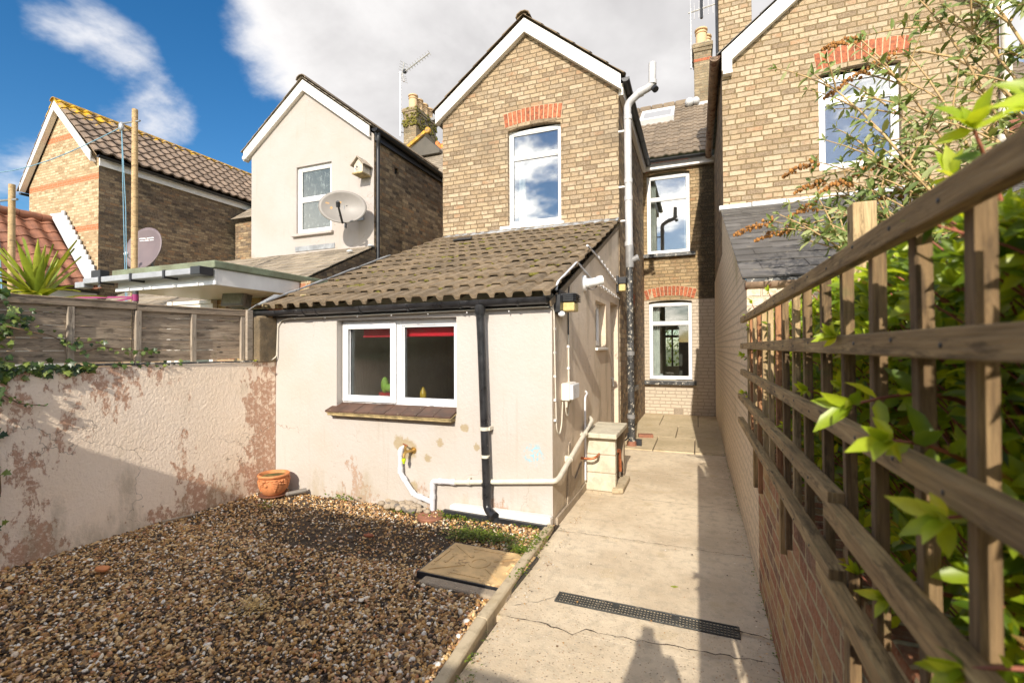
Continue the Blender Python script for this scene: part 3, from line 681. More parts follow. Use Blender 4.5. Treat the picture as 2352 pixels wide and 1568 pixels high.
# ================================================================ our house
H = thing('terraced_house', 'buff brick house with tall white sash style window in its gable', 'house', (-2.66, 7.45, 0))
m = MB(); m.M = FY(7.45)
gable = [(-4.27, -.05), (-1.12, -.05), (-1.12, 5.58), (-2.66, 6.86), (-4.27, 5.62)]
m.wall(gable, [arched(-3.0, -2.06, 3.58, 5.21, .055)], .11); H_wall = m.build('wall', 'brick_buff', H)
arch_bricks(H, FY(7.45), -3.05, -2.05, 5.275, .045, .235, 13)
window(H, FY(7.53), -3.0, -2.06, 3.60, 5.215, trans=(4.76,), fw=.055)
m = MB(); m.prism([(-3.12, 7.36, 3.50), (-2.0, 7.36, 3.50), (-2.0, 7.36, 3.56), (-3.12, 7.36, 3.56)], (0, .17, .03)); m.build('window_sill', 'white_paint', H, bevel=.012)
m = MB(); m.M = FX(-1.12)
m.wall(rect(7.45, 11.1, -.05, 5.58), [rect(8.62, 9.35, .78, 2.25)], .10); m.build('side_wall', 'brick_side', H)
window(H, FX(-1.22), 8.62, 9.35, .80, 2.25, trans=(1.75,), fw=.05, name='side_window', glass='glass_clear')
arch_bricks(H, FX(-1.12), 8.58, 9.39, 2.27, .05, .22, 9)
m = MB(); m.M = FX(-1.12); m.box(8.56, 9.41, -.06, .06, .70, .775); m.build('window_sill', 'black_worn', H, bevel=.006)
m = MB(); m.M = FXm(-4.27); m.wall(rect(7.45, 11.1, -.05, 5.6), [], 0); m.build('side_wall', 'brick_side', H)
B1, B2 = arched(-1.05, -.13, 3.6, 5.41, .05), arched(-1.02, -.105, .76, 2.52, .035)
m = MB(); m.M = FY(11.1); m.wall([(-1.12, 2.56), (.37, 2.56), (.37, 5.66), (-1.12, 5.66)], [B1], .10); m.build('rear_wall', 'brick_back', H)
m = MB(); m.M = FY(11.094); m.wall([(-1.12, -.05), (.37, -.05), (.37, 2.56), (-1.12, 2.56)], [B2], .11); m.build('rear_wall', 'brick_cream', H)
window(H, FY(11.18), -1.05, -.13, 3.62, 5.40, trans=(4.87,), fw=.06)
w2 = window(H, FY(11.17), -1.02, -.105, .78, 2.50, trans=(2.04,), fw=.06, glass='glass_clear')
arch_bricks(H, FY(11.1), -1.09, -.09, 5.46, .07, .20, 12); arch_bricks(H, FY(11.094), -1.075, -.055, 2.57, .09, .21, 13, fan=.12)
m = MB(); m.box(-1.16, -.02, 11.0, 11.2, 3.52, 3.60); m.build('window_sill', 'black_worn', H, bevel=.008)
m = MB(); m.box(-1.12, -.02, 10.98, 11.2, .665, .755); m.build('window_sill', 'black_worn', H, bevel=.008)
m = MB()
for k in range(8):
    for j in range(5): m.box(-.49+k*.024, -.49+k*.024+.010, 11.083, 11.09, .02+j*.024, .02+j*.024+.012)
ab = MB(); ab.box(-.505, -.295, 11.086, 11.12, .0, .145); ab = ab.build('air_brick', 'cement', H, bevel=.003); m.build('vent_hole', 'black_plastic', ab)
# curtains and the room behind the lower window
def curtain(parent, x0, x1, y, z0, z1, mat='curtain'):
    n = 26; xs_ = [x0+(x1-x0)*k/n for k in range(n+1)]; m = MB(); i = m.pts([(x, y+.03*math.sin(k*1.9)+.01*random.random(), z) for z in (z0, z1) for k, x in enumerate(xs_)])
    for k in range(n): m.face([i+k, i+k+1, i+n+1+k+1, i+n+1+k])
    return m.build('curtain', mat, parent, smooth='all')
curtain(w2, -1.0, -.80, 11.34, .8, 2.47); curtain(w2, -.155, -.115, 11.34, .8, 2.47)
def room(parent, x0, x1, y0, y1, z0, z1, mat='room_wall', hole=None):
    m = MB(); m.poly([(x0, y0, z0), (x1, y0, z0), (x1, y1, z0), (x0, y1, z0)]); m.poly([(x0, y0, z1), (x1, y0, z1), (x1, y1, z1), (x0, y1, z1)])
    m.poly([(x0, y0, z0), (x0, y1, z0), (x0, y1, z1), (x0, y0, z1)]); m.poly([(x1, y0, z0), (x1, y1, z0), (x1, y1, z1), (x1, y0, z1)])
    m.M = FY(y1); m.wall(rect(x0, x1, z0, z1), [hole] if hole else [], .1 if hole else 0); return m.build('room', mat, parent)
room(H, -1.9, .6, 11.26, 14.4, .05, 2.7, hole=rect(-.86, -.50, .95, 2.0)); room(H, -1.9, .6, 11.26, 13.5, 3.2, 5.6)
m = MB(); m.box(-.70, -.655, 14.36, 14.41, .95, 2.0); m.box(-.86, -.70, 14.36, 14.41, 1.78, 1.85); m.box(-.655, -.50, 14.36, 14.41, 1.78, 1.85); m.box(-.45, -.05, 13.1, 13.16, .06, 2.1); m.build('inner_door', 'room_dark', H)
curtain(H, -1.0, -.86, 11.36, 3.65, 5.3); curtain(H, -.25, -.15, 11.36, 3.65, 5.3); curtain(H, -2.93, -2.80, 7.8, 3.66, 4.7)
room(H, -4.2, -1.25, 7.58, 10.9, 3.2, 5.5, 'room_dark')
# roofs
def wing_roof(P, L, A, Rr, y0, y1, mat, tw, expo, prof, k=6, over=.05, ridge='ridge_lichen', stag=False, thick=.02):
    """two slopes from the eaves L and R (x, z) to the ridge A"""
    m = MB()
    for E_ in (L, Rr):
        V = Vector((A[0]-E_[0], 0, A[1]-E_[1])); tiles(m, (E_[0], y0-over, E_[1]+.02), (0, 1, 0), V, y1-y0+over, V.length, tw, expo, prof, thick=thick, k=k, stagger=stag, jit=.006)
    r = m.build('roof', mat, P)
    m = MB(); n = 5
    y = y0-over-.02
    while y < y1:
        for k in range(n):
            a, b = math.pi*k/n, math.pi*(k+1)/n
            m.prism([(A[0]+.13*math.cos(q)*rr, y, A[1]-.03+.10*math.sin(q)*rr) for q, rr in ((a, 1), (b, 1), (b, .86), (a, .86))], (0, .44, 0))
        y += .45
    m.build('ridge_tiles', ridge, r); return r
def barge(P, a, b, y, h, mat='white_paint', t=.03, foot=None):
    m = MB(); m.prism([(a[0], y, a[1]-h), (b[0], y, b[1]-h), (b[0], y, b[1]), (a[0], y, a[1])], (0, t, 0))
    if foot: m.box(*foot)
    m2 = MB(); m2.prism([(a[0], y+t+.001, a[1]-h*.97), (b[0], y+t+.001, b[1]-h*.97), (b[0], y+t+.001, b[1]-h*.8), (a[0], y+t+.001, a[1]-h*.8)], (0, .10, 0))
    o = m.build('bargeboard', mat, P, bevel=.004); m2.build('soffit', 'upvc_warm', o); return o
wing_roof(H, (-4.42, 5.735), (-2.66, 7.05), (-1.02, 5.70), 7.36, 12.9, 'tile_concrete', .30, .345, p_roman, ridge='tile_concrete')
barge(H, (-4.37, 5.775), (-2.66, 7.03), 7.35, .235); barge(H, (-2.658, 7.03), (-1.07, 5.735), 7.35, .235)
m = MB(); tiles(m, (-1.9, 10.93, 5.74), (1, 0, 0), (0, 3.97, 3.03), 2.32, 4.99, .30, .32, p_roman, k=10, thick=.022); RF = m.build('rear_roof', 'tile_brown', H)
m = MB(); m.box(-4.4, .42, 14.88, 18.8, 8.0, 8.72); m.build('roof_core', 'slate', H)
d = Vector((0, 3.97, 3.03)).normalized(); nrm = Vector((0, -d.z, d.y))
def onroof(x, y, h): return Vector((x, y, 5.74+(y-10.93)*3.03/3.97))+nrm*h
m = MB()
for (xa, xb, ya, yb) in ((-1.44, -1.36, 13.38, 14.25), (-.62, -.54, 13.38, 14.25), (-1.36, -.62, 13.38, 13.47), (-1.36, -.62, 14.15, 14.25)):
    m.prism([onroof(xa, ya, .0), onroof(xb, ya, .0), onroof(xb, yb, .0), onroof(xa, yb, .0)], nrm*.16)
sk = m.build('skylight', 'upvc', RF, bevel=.006)
m = MB(); m.prism([onroof(-1.36, 13.47, .13), onroof(-.62, 13.47, .13), onroof(-.62, 14.15, .13), onroof(-1.36, 14.15, .13)], nrm*.012); m.build('pane', 'glass_skylight', RF)
m = MB(); m.prism([onroof(-1.36, 13.47, .10), onroof(-.62, 13.47, .10), onroof(-.62, 14.15, .10), onroof(-1.36, 14.15, .10)], nrm*.012); m.build('skylight_blind', 'upvc_warm', RF)
def gutter(P, p0, p1, r, mat, name='gutter', clips=0, joints=()):
    m = MB(); m.halfpipe(p0, p1, r); a, b = Vector(p0), Vector(p1); d = (b-a).normalized()
    g = m.build(name, mat, P, smooth=True)
    if clips or joints:
        c = MB()
        for t in [(k+.5)/clips for k in range(clips)] if clips else []: q = a+(b-a)*t; c.halfpipe(q, q+d*.022, r+.006)
        for t in joints: q = a+(b-a)*t; c.halfpipe(q-d*.05, q+d*.05, r+.007)
        for q in (a, b-d*.015): c.halfpipe(q, q+d*.015, r+.004)
        c.build('gutter_clip', mat, g, smooth=True)
    return g
gutter(H, (-1.0, 7.36, 5.67), (-1.0, 11.0, 5.63), .058, 'black_plastic', clips=4)
gutter(H, (-4.42, 7.36, 5.68), (-4.42, 11.0, 5.65), .055, 'grey_plastic')
gutter(H, (-1.1, 10.88, 5.67), (.3, 10.88, 5.66), .055, 'black_plastic', clips=3)
m = MB(); m.box(-1.06, .37, 10.98, 11.085, 5.50, 5.63); m.build('fascia', 'white_paint', H)
m = MB(); m.box(-1.118, -1.05, 7.46, 11.0, 5.46, 5.64); m.build('fascia', 'upvc_warm', H)
# soil and vent pipe
m = MB(); m.tube([(-.945, 7.36, .07), (-.96, 7.36, 2.93)], .052, 16); sp_ = m.build('soil_pipe', 'black_worn', H, smooth=True)
m = MB()
for z in (1.38, .42): m.tube([(-.95, 7.36, z), (-.95, 7.36, z+.06)], .060, 16)
m.tube([(-.955, 7.36, 2.72), (-.957, 7.36, 3.06)], .062, 16); m.tube([(-.955, 7.36, 2.82), (-.85, 7.36, 2.86)], .045, 14); m.tube([(-.85, 7.36, 2.86), (-.82, 7.36, 2.87)], .052, 14)
m.build('pipe_joint', 'grey_plastic', sp_, smooth=True)
m = MB(); m.tube([(-.945, 7.36, .0), (-.945, 7.36, .075)], [.075, .068], 16); m.build('pipe_collar', 'terracotta_dark', sp_, smooth=True)
m = MB(); m.pipe([(-.96, 7.36, 2.90), (-.972, 7.36, 5.24), (-.80, 7.33, 5.36), (-.60, 7.30, 5.42), (-.592, 7.30, 5.76)], .056, 16, bend=.075, steps=5); vp = m.build('vent_pipe', 'pipe_vent', H, smooth=True)
m = MB()
for z in (3.05, 3.75, 4.02, 5.0): m.tube([(-.966, 7.36, z), (-.966, 7.36, z+.07)], .063, 16)
m.tube([(-.595, 7.30, 5.44), (-.593, 7.30, 5.50)], .064, 16); m.tube([(-.80, 7.33, 5.36), (-.74, 7.325, 5.375)], .064, 16)
m.build('pipe_joint', 'pipe_vent', vp, smooth=True)
m = MB(); 
for z in (3.45, 3.98, 4.85): m.box(-1.12, -.97, 7.40, 7.45, z, z+.025)
m.build('pipe_bracket', 'white_paint', vp)
m = MB(); m.tube([(-.57, 7.30, 5.385), (-.545, 7.275, 5.34)], .048, 14); m.build('cowl', 'black_plastic', vp, smooth=True)
def chimney(P, x0, x1, y0, y1, z0, z1, mat, pots, potr=.13, poth=.45, corbel=.05, pmat='pot_buff', band=True):
    m = MB(); m.box(x0, x1, y0, y1, z0, z1-.22); m.box(x0-corbel*.5, x1+corbel*.5, y0-corbel*.5, y1+corbel*.5, z1-.22, z1-.12); m.box(x0-corbel, x1+corbel, y0-corbel, y1+corbel, z1-.12, z1)
    c = m.build('chimney', mat, P, bevel=.012)
    m = MB(); m.box(x0-.03, x1+.03, y0-.03, y1+.03, z1, z1+.04); m.build('flaunching', 'cement', c, bevel=.02)
    for (x, y) in pots:
        m = MB(); r = potr; m.lathe([(r*1.12, 0), (r*1.06, poth*.7), (r*1.03, poth*.72), (r*1.2, poth*.74), (r*1.2, poth*.80), (r*1.0, poth*.82), (r*1.0, poth*.9), (r*1.28, poth*.92), (r*1.28, poth), (r*1.0, poth), (r*.9, poth*.4)], (x, y, z1+.03), 20)
        m.build('chimney_pot', pmat, c, smooth=True)
    return c
c = chimney(H, -.02, .44, 14.5, 15.4, 8.2, 10.22, 'brick_chimney', ((.18, 14.72), (.30, 15.1)), .14, .50)
m = MB(); m.box(-.06, .55, 14.44, 14.5, 8.35, 8.52); m.ball((-.15, 14.42, 8.55), .13); m.ball((.02, 14.40, 8.55), .11); m.build('lead_flashing', 'lead_white', c, smooth=True)
m = MB(); m.box(-.024, .444, 14.494, 15.404, 9.72, 9.80); m.build('brick_band', 'arch_brick', c)
m = MB()
for k in range(14): m.box(-4.3+k*.34, -4.3+k*.34+.335, 14.78, 14.98, 8.68, 8.86)
m.build('ridge_tiles', 'tile_brown', H, bevel=.04)

# ================================================================ our rear extension
X = thing('rear_extension', 'cream rendered lean-to kitchen with brown tiled roof and red blind', 'extension', (-2.67, 3.78, 0))
m = MB(); m.M = FY(3.78)
m.wall([(-4.22, -.08), (-1.13, -.08), (-1.13, 1.84), (-4.22, 1.84)], [rect(-3.395, -2.03, .90, 1.785)], .12); m.build('front_wall', 'render_front', X)
ext = [(3.78, -.05), (7.45, -.05), (7.45, 3.42), (3.78, 1.90)]
m = MB(); m.M = FX(-1.13); m.wall(ext, [rect(5.60, 6.27, 1.49, 2.07), rect(6.62, 7.28, .0, 2.14)], .13); m.build('side_wall', 'render_side', X)
m = MB(); m.M = FXm(-4.22); m.wall(ext, [], 0); m.build('side_wall', 'render_side', X)
ew = window(X, FY(3.87), -3.394, -2.031, .942, 1.784, mulls=(-2.705,), fw=.062, d=.07, glass='glass_ripple')
m = MB(); m.M = FY(3.848)
for q in ((-3.383, -3.316, .965, 1.758), (-2.80, -2.735, .965, 1.758)): m.box(q[0], q[1], 0, .021, q[2], q[3])
m.box(-3.316, -2.80, 0, .021, .965, 1.03); m.box(-3.316, -2.80, 0, .021, 1.695, 1.758); m.build('casement', 'upvc', ew, bevel=.006)
m = MB(); m.box(-3.22, -2.06, 3.98, 3.99, 1.63, 1.78); m.tube([(-3.22, 3.98, 1.625), (-2.06, 3.98, 1.625)], .012, 8); m.build('blind', 'blind_red', ew)
m = MB()
for k in (-3.0, -2.34): m.box(k-.022, k+.022, 3.862, 3.868, .948, .960)
m.build('drain_cap', 'steel_grey', ew)
# tiled sill
m = MB(); n = 8
for k in range(n):
    a = -3.455+1.42*k/n; b = -3.455+1.42*(k+1)/n-.004; j = random.uniform(-.003, .003)
    m.prism([(a, 3.68, .872+j), (b, 3.68, .872+j), (b, 3.87, .935+j), (a, 3.87, .935+j)], (0, 0, .018))
ws = m.build('window_sill', 'sill_tile', X, bevel=.004)
m = MB(); m.prism([(-3.44, 3.695, .838), (-2.04, 3.695, .838), (-2.04, 3.78, .838), (-3.44, 3.78, .838)], (0, 0, .03)); m.prism([(-3.45, 3.685, .862), (-2.035, 3.685, .862), (-2.035, 3.86, .918), (-3.45, 3.86, .918)], (0, 0, .012)); m.build('sill_bed', 'sill_edge', ws, bevel=.005)
room(X, -4.1, -1.25, 3.92, 7.3, .1, 2.0, 'room_wall')
m = MB(); m.box(-3.36, -2.06, 3.95, 4.35, .90, .94); m.build('worktop', 'upvc_warm', X)
# roof
V = Vector((0, 3.80, 1.555)); m = MB(); tiles(m, (-4.24, 3.645, 1.925), (1, 0, 0), V, 3.15, V.length, .33, .335, p_trap, thick=.031, k=26, jit=.010, gap=.014); xr = m.build('roof', 'tile_concrete', X)
vn = V.normalized(); un = Vector((0, -vn.z, vn.y))
def onx(x, t, h=0): return Vector((x, 3.645, 1.925))+vn*t+un*h
m = MB()
for k in range(150):
    i = random.randint(0, 11); t = i*.335+.335+random.uniform(-.02, .05); x = -4.15+random.random()*2.95; 
    if random.random() < .75: t = i*.335 + .335 - .012
    m.ball(onx(x, t, .02+.012*random.random()), random.uniform(.007, .021), (1.7, 1.1, .75), 5)
for (x, t) in ((-3.55, .63), (-3.47, .64), (-3.0, 1.72), (-2.95, 1.95), (-3.1, 1.98), (-2.5, 1.7), (-1.45, .65), (-2.1, 1.05), (-2.62, 2.35)):
    for q in range(4): m.ball(onx(x+random.uniform(-.05, .05), t+random.uniform(-.03, .02), .028), random.uniform(.015, .032), (1.5, 1.0, .7), 6)
m.build('moss', 'moss', xr, smooth='all', kind='stuff')
m = MB(); i0 = 7; m.prism([onx(-4.0+.35, 3.30, .05), onx(-3.33, 3.30, .05), onx(-3.33, 3.38, .05), onx(-3.65, 3.38, .05)], un*.02); m.prism([onx(-3.62, 3.36, .04), onx(-3.36, 3.36, .04), onx(-3.36, 3.44, .05), onx(-3.62, 3.44, .05)], un*.03); m.build('tile_vent', 'black_plastic', xr, bevel=.008)
m = MB()
x = -4.2
while x < -1.15:
    d_ = random.uniform(.22, .34); m.prism([(x, 7.30, 3.445), (min(x+d_, -1.12), 7.30, 3.445), (min(x+d_, -1.12), 7.44, 3.515), (x, 7.44, 3.515)], (0, 0, .012+random.uniform(0, .012))); x += d_
m.build('cement_fillet', 'lead', xr, bevel=.012)
m = MB()   # lead and mortar on the left verge
for a, b in ((.05, .5), (.52, 1.0), (1.05, 1.6), (1.62, 2.4)): m.prism([onx(-4.36, a, .02), onx(-4.235, a, .05), onx(-4.235, b, .05), onx(-4.36, b, .03)], un*.018)
m.prism([onx(-4.50, -.02, -.03), onx(-4.36, .02, .03), onx(-4.36, .36, .04), onx(-4.44, .36, .05)], un*.01); m.build('lead_flashing', 'lead', xr, bevel=.006)
m = MB()
for k in range(9): m.ball(onx(-4.25+random.uniform(-.03, .06), .03+.05*k*random.random(), .02), .03, (1.3, 1, .7), 6)
m.build('verge_mortar', 'sill_edge', xr, smooth='all')
m = MB(); m.box(-4.22, -1.13, 3.735, 3.779, 1.83, 1.90); m.build('fascia', 'black_paint', X, bevel=.004)
m = MB(); m.beam((-1.122, 3.72, 1.865), (-1.122, 7.44, 3.385), .014, .05); m.build('verge_board', 'tile_concrete', X)
g = gutter(X, (-4.36, 3.68, 1.895), (-1.135, 3.68, 1.915), .056, 'black_paint', clips=6, joints=(.19, .80))
m = MB(); m.tube([(-1.745, 3.68, 1.87), (-1.745, 3.68, 1.79)], [.05, .043], 14); m.build('gutter_outlet', 'black_paint', g, smooth=True)
m = MB(); m.pipe([(-1.745, 3.68, 1.80), (-1.742, 3.70, 1.55), (-1.70, 3.71, .28), (-1.695, 3.70, .12), (-1.60, 3.64, .085)], .037, 16, bend=.05); dp = m.build('downpipe', 'black_paint', X, smooth=True)
m = MB(); m.tube([(-1.712, 3.708, .555), (-1.712, 3.708, .58)], .0395, 16); m.box(-1.752, -1.665, 3.70, 3.775, .79, .82); m.tube([(-1.719, 3.706, .79), (-1.719, 3.706, .82)], .042, 16); m.build('pipe_band', 'pipe_cream', dp, smooth=True)
m = MB(); m.tube([(-1.702, 3.71, .31), (-1.702, 3.71, .335)], .046, 16); m.tube([(-1.70, 3.71, .20), (-1.70, 3.71, .31)], .041, 16); m.tube([(-1.63, 3.655, .094), (-1.595, 3.637, .083)], .042, 16); m.build('pipe_joint', 'black_paint', dp, smooth=True)
m = MB(); m.box(-2.06, -1.125, 3.685, 3.78, -.03, .115); m.build('plinth', 'white_paint', X, bevel=.02)
m = MB(); m.beam((-2.09, 3.655, .045), (-1.14, 3.650, .030), .03, .075); m.build('damp_strip', 'black_plastic', X)
# side door and small window
m = MB(); m.M = FX(-1.24); m.box(6.62, 6.68, 0, .07, 0, 2.14); m.box(7.22, 7.28, 0, .07, 0, 2.14); m.box(6.68, 7.22, 0, .07, 2.08, 2.14); m.box(6.69, 6.79, .01, .06, .02, 2.07); m.box(7.11, 7.21, .01, .06, .02, 2.07); m.box(6.79, 7.11, .01, .06, .02, .2); m.box(6.79, 7.11, .01, .06, 1.95, 2.07); m.box(6.79, 7.11, .01, .06, .85, 1.0); m.box(6.79, 7.11, .025, .05, .2, .85)
dr = m.build('door', 'upvc', X, bevel=.006)
m = MB(); m.M = FX(-1.24); m.box(6.79, 7.11, .03, .036, 1.0, 1.95); m.build('pane', 'glass_clear', dr)
m = MB(); m.M = FX(-1.24); m.box(7.14, 7.18, -.012, .008, .92, 1.14); m.tube([(7.16, -.01, 1.04), (7.16, -.05, 1.04)], .009, 8); m.tube([(7.16, -.05, 1.05), (7.16, -.055, .92)], .010, 8); m.build('handle', 'upvc', dr, smooth=True)
window(X, FX(-1.22), 5.60, 6.27, 1.52, 2.07, fw=.055, mulls=(), name='side_window', glass='glass_clear')
m = MB(); m.M = FX(-1.13); m.box(5.58, 6.29, -.03, .1, 1.465, 1.50); m.build('window_sill', 'upvc_warm', X, bevel=.006)
# waste pipes on the front and round the corner
m = MB(); m.pipe([(-2.60, 3.79, .56), (-2.60, 3.735, .555), (-2.60, 3.735, .33), (-2.45, 3.735, .145), (-2.36, 3.735, .128), (-2.265, 3.735, .10)], .0235, 14, bend=.04); m.pipe([(-2.255, 3.735, .025), (-2.253, 3.735, .29), (-2.20, 3.735, .297), (-2.02, 3.735, .305)], .0235, 14, bend=.035); wp = m.build('waste_pipe', 'pipe_white', X, smooth=True)
m = MB()
for a, b in (((-2.60, 3.735, .50), (-2.60, 3.735, .545)), ((-2.60, 3.735, .335), (-2.60, 3.735, .385)), ((-2.57, 3.735, .295), (-2.545, 3.735, .265)), ((-2.475, 3.735, .178), (-2.45, 3.735, .15)), ((-2.40, 3.735, .136), (-2.36, 3.735, .128)), ((-2.254, 3.735, .22), (-2.254, 3.735, .27)), ((-2.254, 3.735, .13), (-2.254, 3.735, .17)), ((-2.19, 3.735, .298), (-2.15, 3.735, .30)), ((-2.06, 3.735, .303), (-2.02, 3.735, .305))): m.tube([a, b], .0275, 14)
m.build('pipe_joint', 'pipe_white', wp, smooth=True)
m = MB(); m.pipe([(-2.02, 3.735, .305), (-1.10, 3.735, .405), (-1.085, 3.80, .41), (-1.085, 5.15, .70), (-1.13, 5.22, .72)], .0225, 14, bend=.05); wq = m.build('waste_pipe', 'pipe_cream', X, smooth=True)
m = MB()
for t in (.15, .6): q = Vector((-1.085, 3.80, .41)).lerp(Vector((-1.085, 5.15, .70)), t+.12); m.tube([q, q+Vector((0, .03, .0065))], .029, 12); m.box(-1.13, -1.10, q.y, q.y+.03, q.z-.02, q.z+.03)
m.tube([(-1.90, 3.735, .318), (-1.87, 3.735, .321)], .028, 12); m.box(-1.895, -1.875, 3.735, 3.78, .34, .355); m.build('pipe_clip', 'pipe_cream', wq, smooth=True)
m = MB(); m.pipe([(-1.10, 4.87, .12), (-1.10, 4.87, .98), (-1.10, 4.98, 1.01), (-1.13, 5.03, 1.03)], .011, 10, bend=.05); m.build('overflow_pipe', 'pipe_white', X, smooth=True)
# cables
m = MB(); m.pipe([(-4.42+(2.2-1.6)*.094, 2.2, 1.382), (-4.42+1.9*.094+.01, 3.5, 1.372), (-4.205, 3.72, 1.385)], .008, 6); m.build('cable', 'black_worn', X, smooth=True)
m = MB(); m.pipe([(-4.205, 3.72, 1.385), (-4.18, 3.755, 1.42), (-4.175, 3.765, 1.75), (-4.12, 3.765, 1.80), (-4.0, 3.73, 1.815), (-1.14, 3.73, 1.84), (-1.118, 3.80, 1.82), (-1.118, 3.83, 1.2), (-1.118, 3.86, .80), (-1.118, 3.95, .74), (-1.118, 4.02, .82), (-1.118, 4.06, 1.02)], .006, 6, bend=.06); m.build('cable', 'pipe_cream', X, smooth=True)
m = MB(); m.pipe([(-1.118, 4.28, 1.04), (-1.118, 4.28, .93), (-1.118, 4.22, .86), (-1.118, 4.16, .92), (-1.118, 4.14, 1.04)], .007, 6, bend=.06); m.pipe([(-1.12, 4.28, 1.18), (-1.12, 4.28, 1.62)], .0085, 6); m.build('cable', 'pipe_cream', X, smooth=True)
m = MB(); m.pipe([(-1.12, 4.28, 1.62), (-1.12, 4.28, 1.9), (-1.12, 4.32, 2.10)], .007, 6); m.build('cable', 'black_plastic', X, smooth=True)
m = MB(); m.pipe([(-1.115, 3.86, 1.99), (-1.115, 3.90, 2.06), (-1.115, 4.62, 2.36), (-1.115, 5.3, 2.28), (-1.115, 7.35, 2.25)], .010, 8, bend=.06); m.pipe([(-1.115, 5.1, 2.62), (-1.115, 5.6, 2.60), (-1.115, 7.15, 2.46)], .012, 8); m.build('conduit', 'pipe_white', X, smooth=True)
m = MB()
for z in (1.65, 1.45, 1.25, 1.05, .88): m.box(-1.13, -1.112, 3.822, 3.842, z, z+.018)
for z in (1.5, 1.3): m.box(-1.13, -1.108, 4.265, 4.295, z, z+.018)
for k in range(9): m.box(-1.13, -1.102, 5.4+k*.2, 5.415+k*.2, 2.262-k*.003, 2.292-k*.003)
for k in range(7): m.box(-1.13, -1.100, 5.7+k*.2, 5.715+k*.2, 2.58-k*.018, 2.61-k*.018)
for k in range(7): m.box(-3.9+k*.4, -3.892+k*.4, 3.724, 3.735, 1.808, 1.820)
m.build('cable_clip', 'upvc', X)

# ================================================================ right neighbour
N = thing('terraced_house', 'large buff brick house with rusty gutter and big window behind the shrub', 'house', (1.95, 7.5, 0))
m = MB(); m.M = FY(7.5)
m.wall([(.37, 2.9), (3.47, 2.9), (3.47, 5.60), (1.92, 6.85), (.37, 5.62)], [arched(1.575, 2.49, 3.90, 5.215, .05)], .11); m.build('wall', 'brick_right', N)
window(N, FY(7.57), 1.575, 2.49, 3.92, 5.20, trans=(4.86,), fw=.07)
arch_bricks(N, FY(7.5), 1.55, 2.59, 5.28, .05, .235, 14)
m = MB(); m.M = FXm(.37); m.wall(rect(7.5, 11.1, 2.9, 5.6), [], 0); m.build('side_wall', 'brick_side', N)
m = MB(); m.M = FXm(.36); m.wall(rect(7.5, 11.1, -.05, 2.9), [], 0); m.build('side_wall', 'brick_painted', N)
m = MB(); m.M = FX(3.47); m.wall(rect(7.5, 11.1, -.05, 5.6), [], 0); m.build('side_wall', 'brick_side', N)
room(N, .5, 3.4, 7.64, 10.9, 3.3, 5.5, 'room_dark')
wing_roof(N, (.30, 5.70), (1.95, 7.02), (3.60, 5.70), 7.42, 12.8, 'slate', .26, .24, p_flat, k=2, stag=True, thick=.012, ridge='tile_brown')
b_ = barge(N, (.365, 5.76), (1.95, 7.01), 7.40, .235, foot=(.365, .50, 7.398, 7.432, 5.49, 5.76)); barge(N, (1.952, 7.01), (3.54, 5.74), 7.40, .235, foot=(3.34, 3.54, 7.398, 7.432, 5.45, 5.72))
m = MB(); m.box(.38, .50, 7.40, 7.55, 5.44, 5.488); m.build('corbel', 'upvc_warm', N)
gutter(N, (.27, 7.36, 5.70), (.26, 11.05, 5.64), .068, 'gutter_rust', clips=3)
m = MB(); m.tube([(3.50, 7.43, 5.5), (3.50, 7.43, 4.6), (3.46, 7.44, 4.3), (3.46, 7.44, 2.8)], .05, 14); m.build('downpipe', 'pipe_cream', N, smooth=True)
c = chimney(N, .37, .86, 8.4, 9.3, 5.6, 8.4, 'brick_right', ((.6, 8.7),), corbel=.03)
m = MB(); m.tube([(.345, 8.42, 6.0), (.34, 8.42, 7.6)], .02, 8); m.build('cable', 'black_plastic', c)
m = MB(); tiles(m, (.30, 10.93, 5.74), (1, 0, 0), (0, 3.97, 3.03), 6.2, 4.99, .30, .32, p_roman, k=6, thick=.022); m.build('rear_roof', 'tile_brown', N)
# its lean-to
L = thing('lean_to_extension', 'white painted brick lean-to with dark slate roof behind the trellis', 'extension', (1.9, 4.15, 0))
m = MB(); m.M = FXm(.35); m.wall([(3.95, -.05), (7.5, -.05), (7.5, 3.46), (3.95, 1.98)], [], 0); m.build('side_wall', 'brick_painted', L)
m = MB(); m.M = FY(3.95); m.wall(rect(.35, 3.4, -.05, 1.98), [], 0); m.build('front_wall', 'brick_painted', L)
V = Vector((0, 3.42, 1.46)); m = MB()
tiles(m, (.325, 4.02, 2.03), (1, 0, 0), V, 3.2, V.length-.62, .33, .245, p_flat, thick=.011, k=1, stagger=True, jit=.006)
vn2 = V.normalized(); tiles(m, Vector((.325, 4.02, 2.03))+vn2*(V.length-.66), (1, 0, 0), V, 3.2, .66, .5, .11, p_flat, thick=.012, k=1, stagger=True, jit=.006); sr = m.build('roof', 'slate', L)
m = MB(); m.poly([(.33, 4.03, 2.02), (3.5, 4.03, 2.02), (3.5, 7.48, 3.49), (.33, 7.48, 3.49)]); m.build('roof_deck', 'room_dark', sr)
m = MB(); x = .31
while x < 3.4: m.box(x, x+.42, 7.40, 7.5, 3.47+.008*x, 3.53+.008*x+random.uniform(0, .012)); x += .425
m.build('lead_flashing', 'lead_white', sr, bevel=.01)
gutter(L, (.34, 3.96, 1.985), (3.3, 3.96, 1.97), .05, 'gutter_rust', clips=5)
m = MB(); m.box(.35, 3.4, 3.965, 4.03, 1.95, 2.015); m.build('fascia', 'black_worn', L)
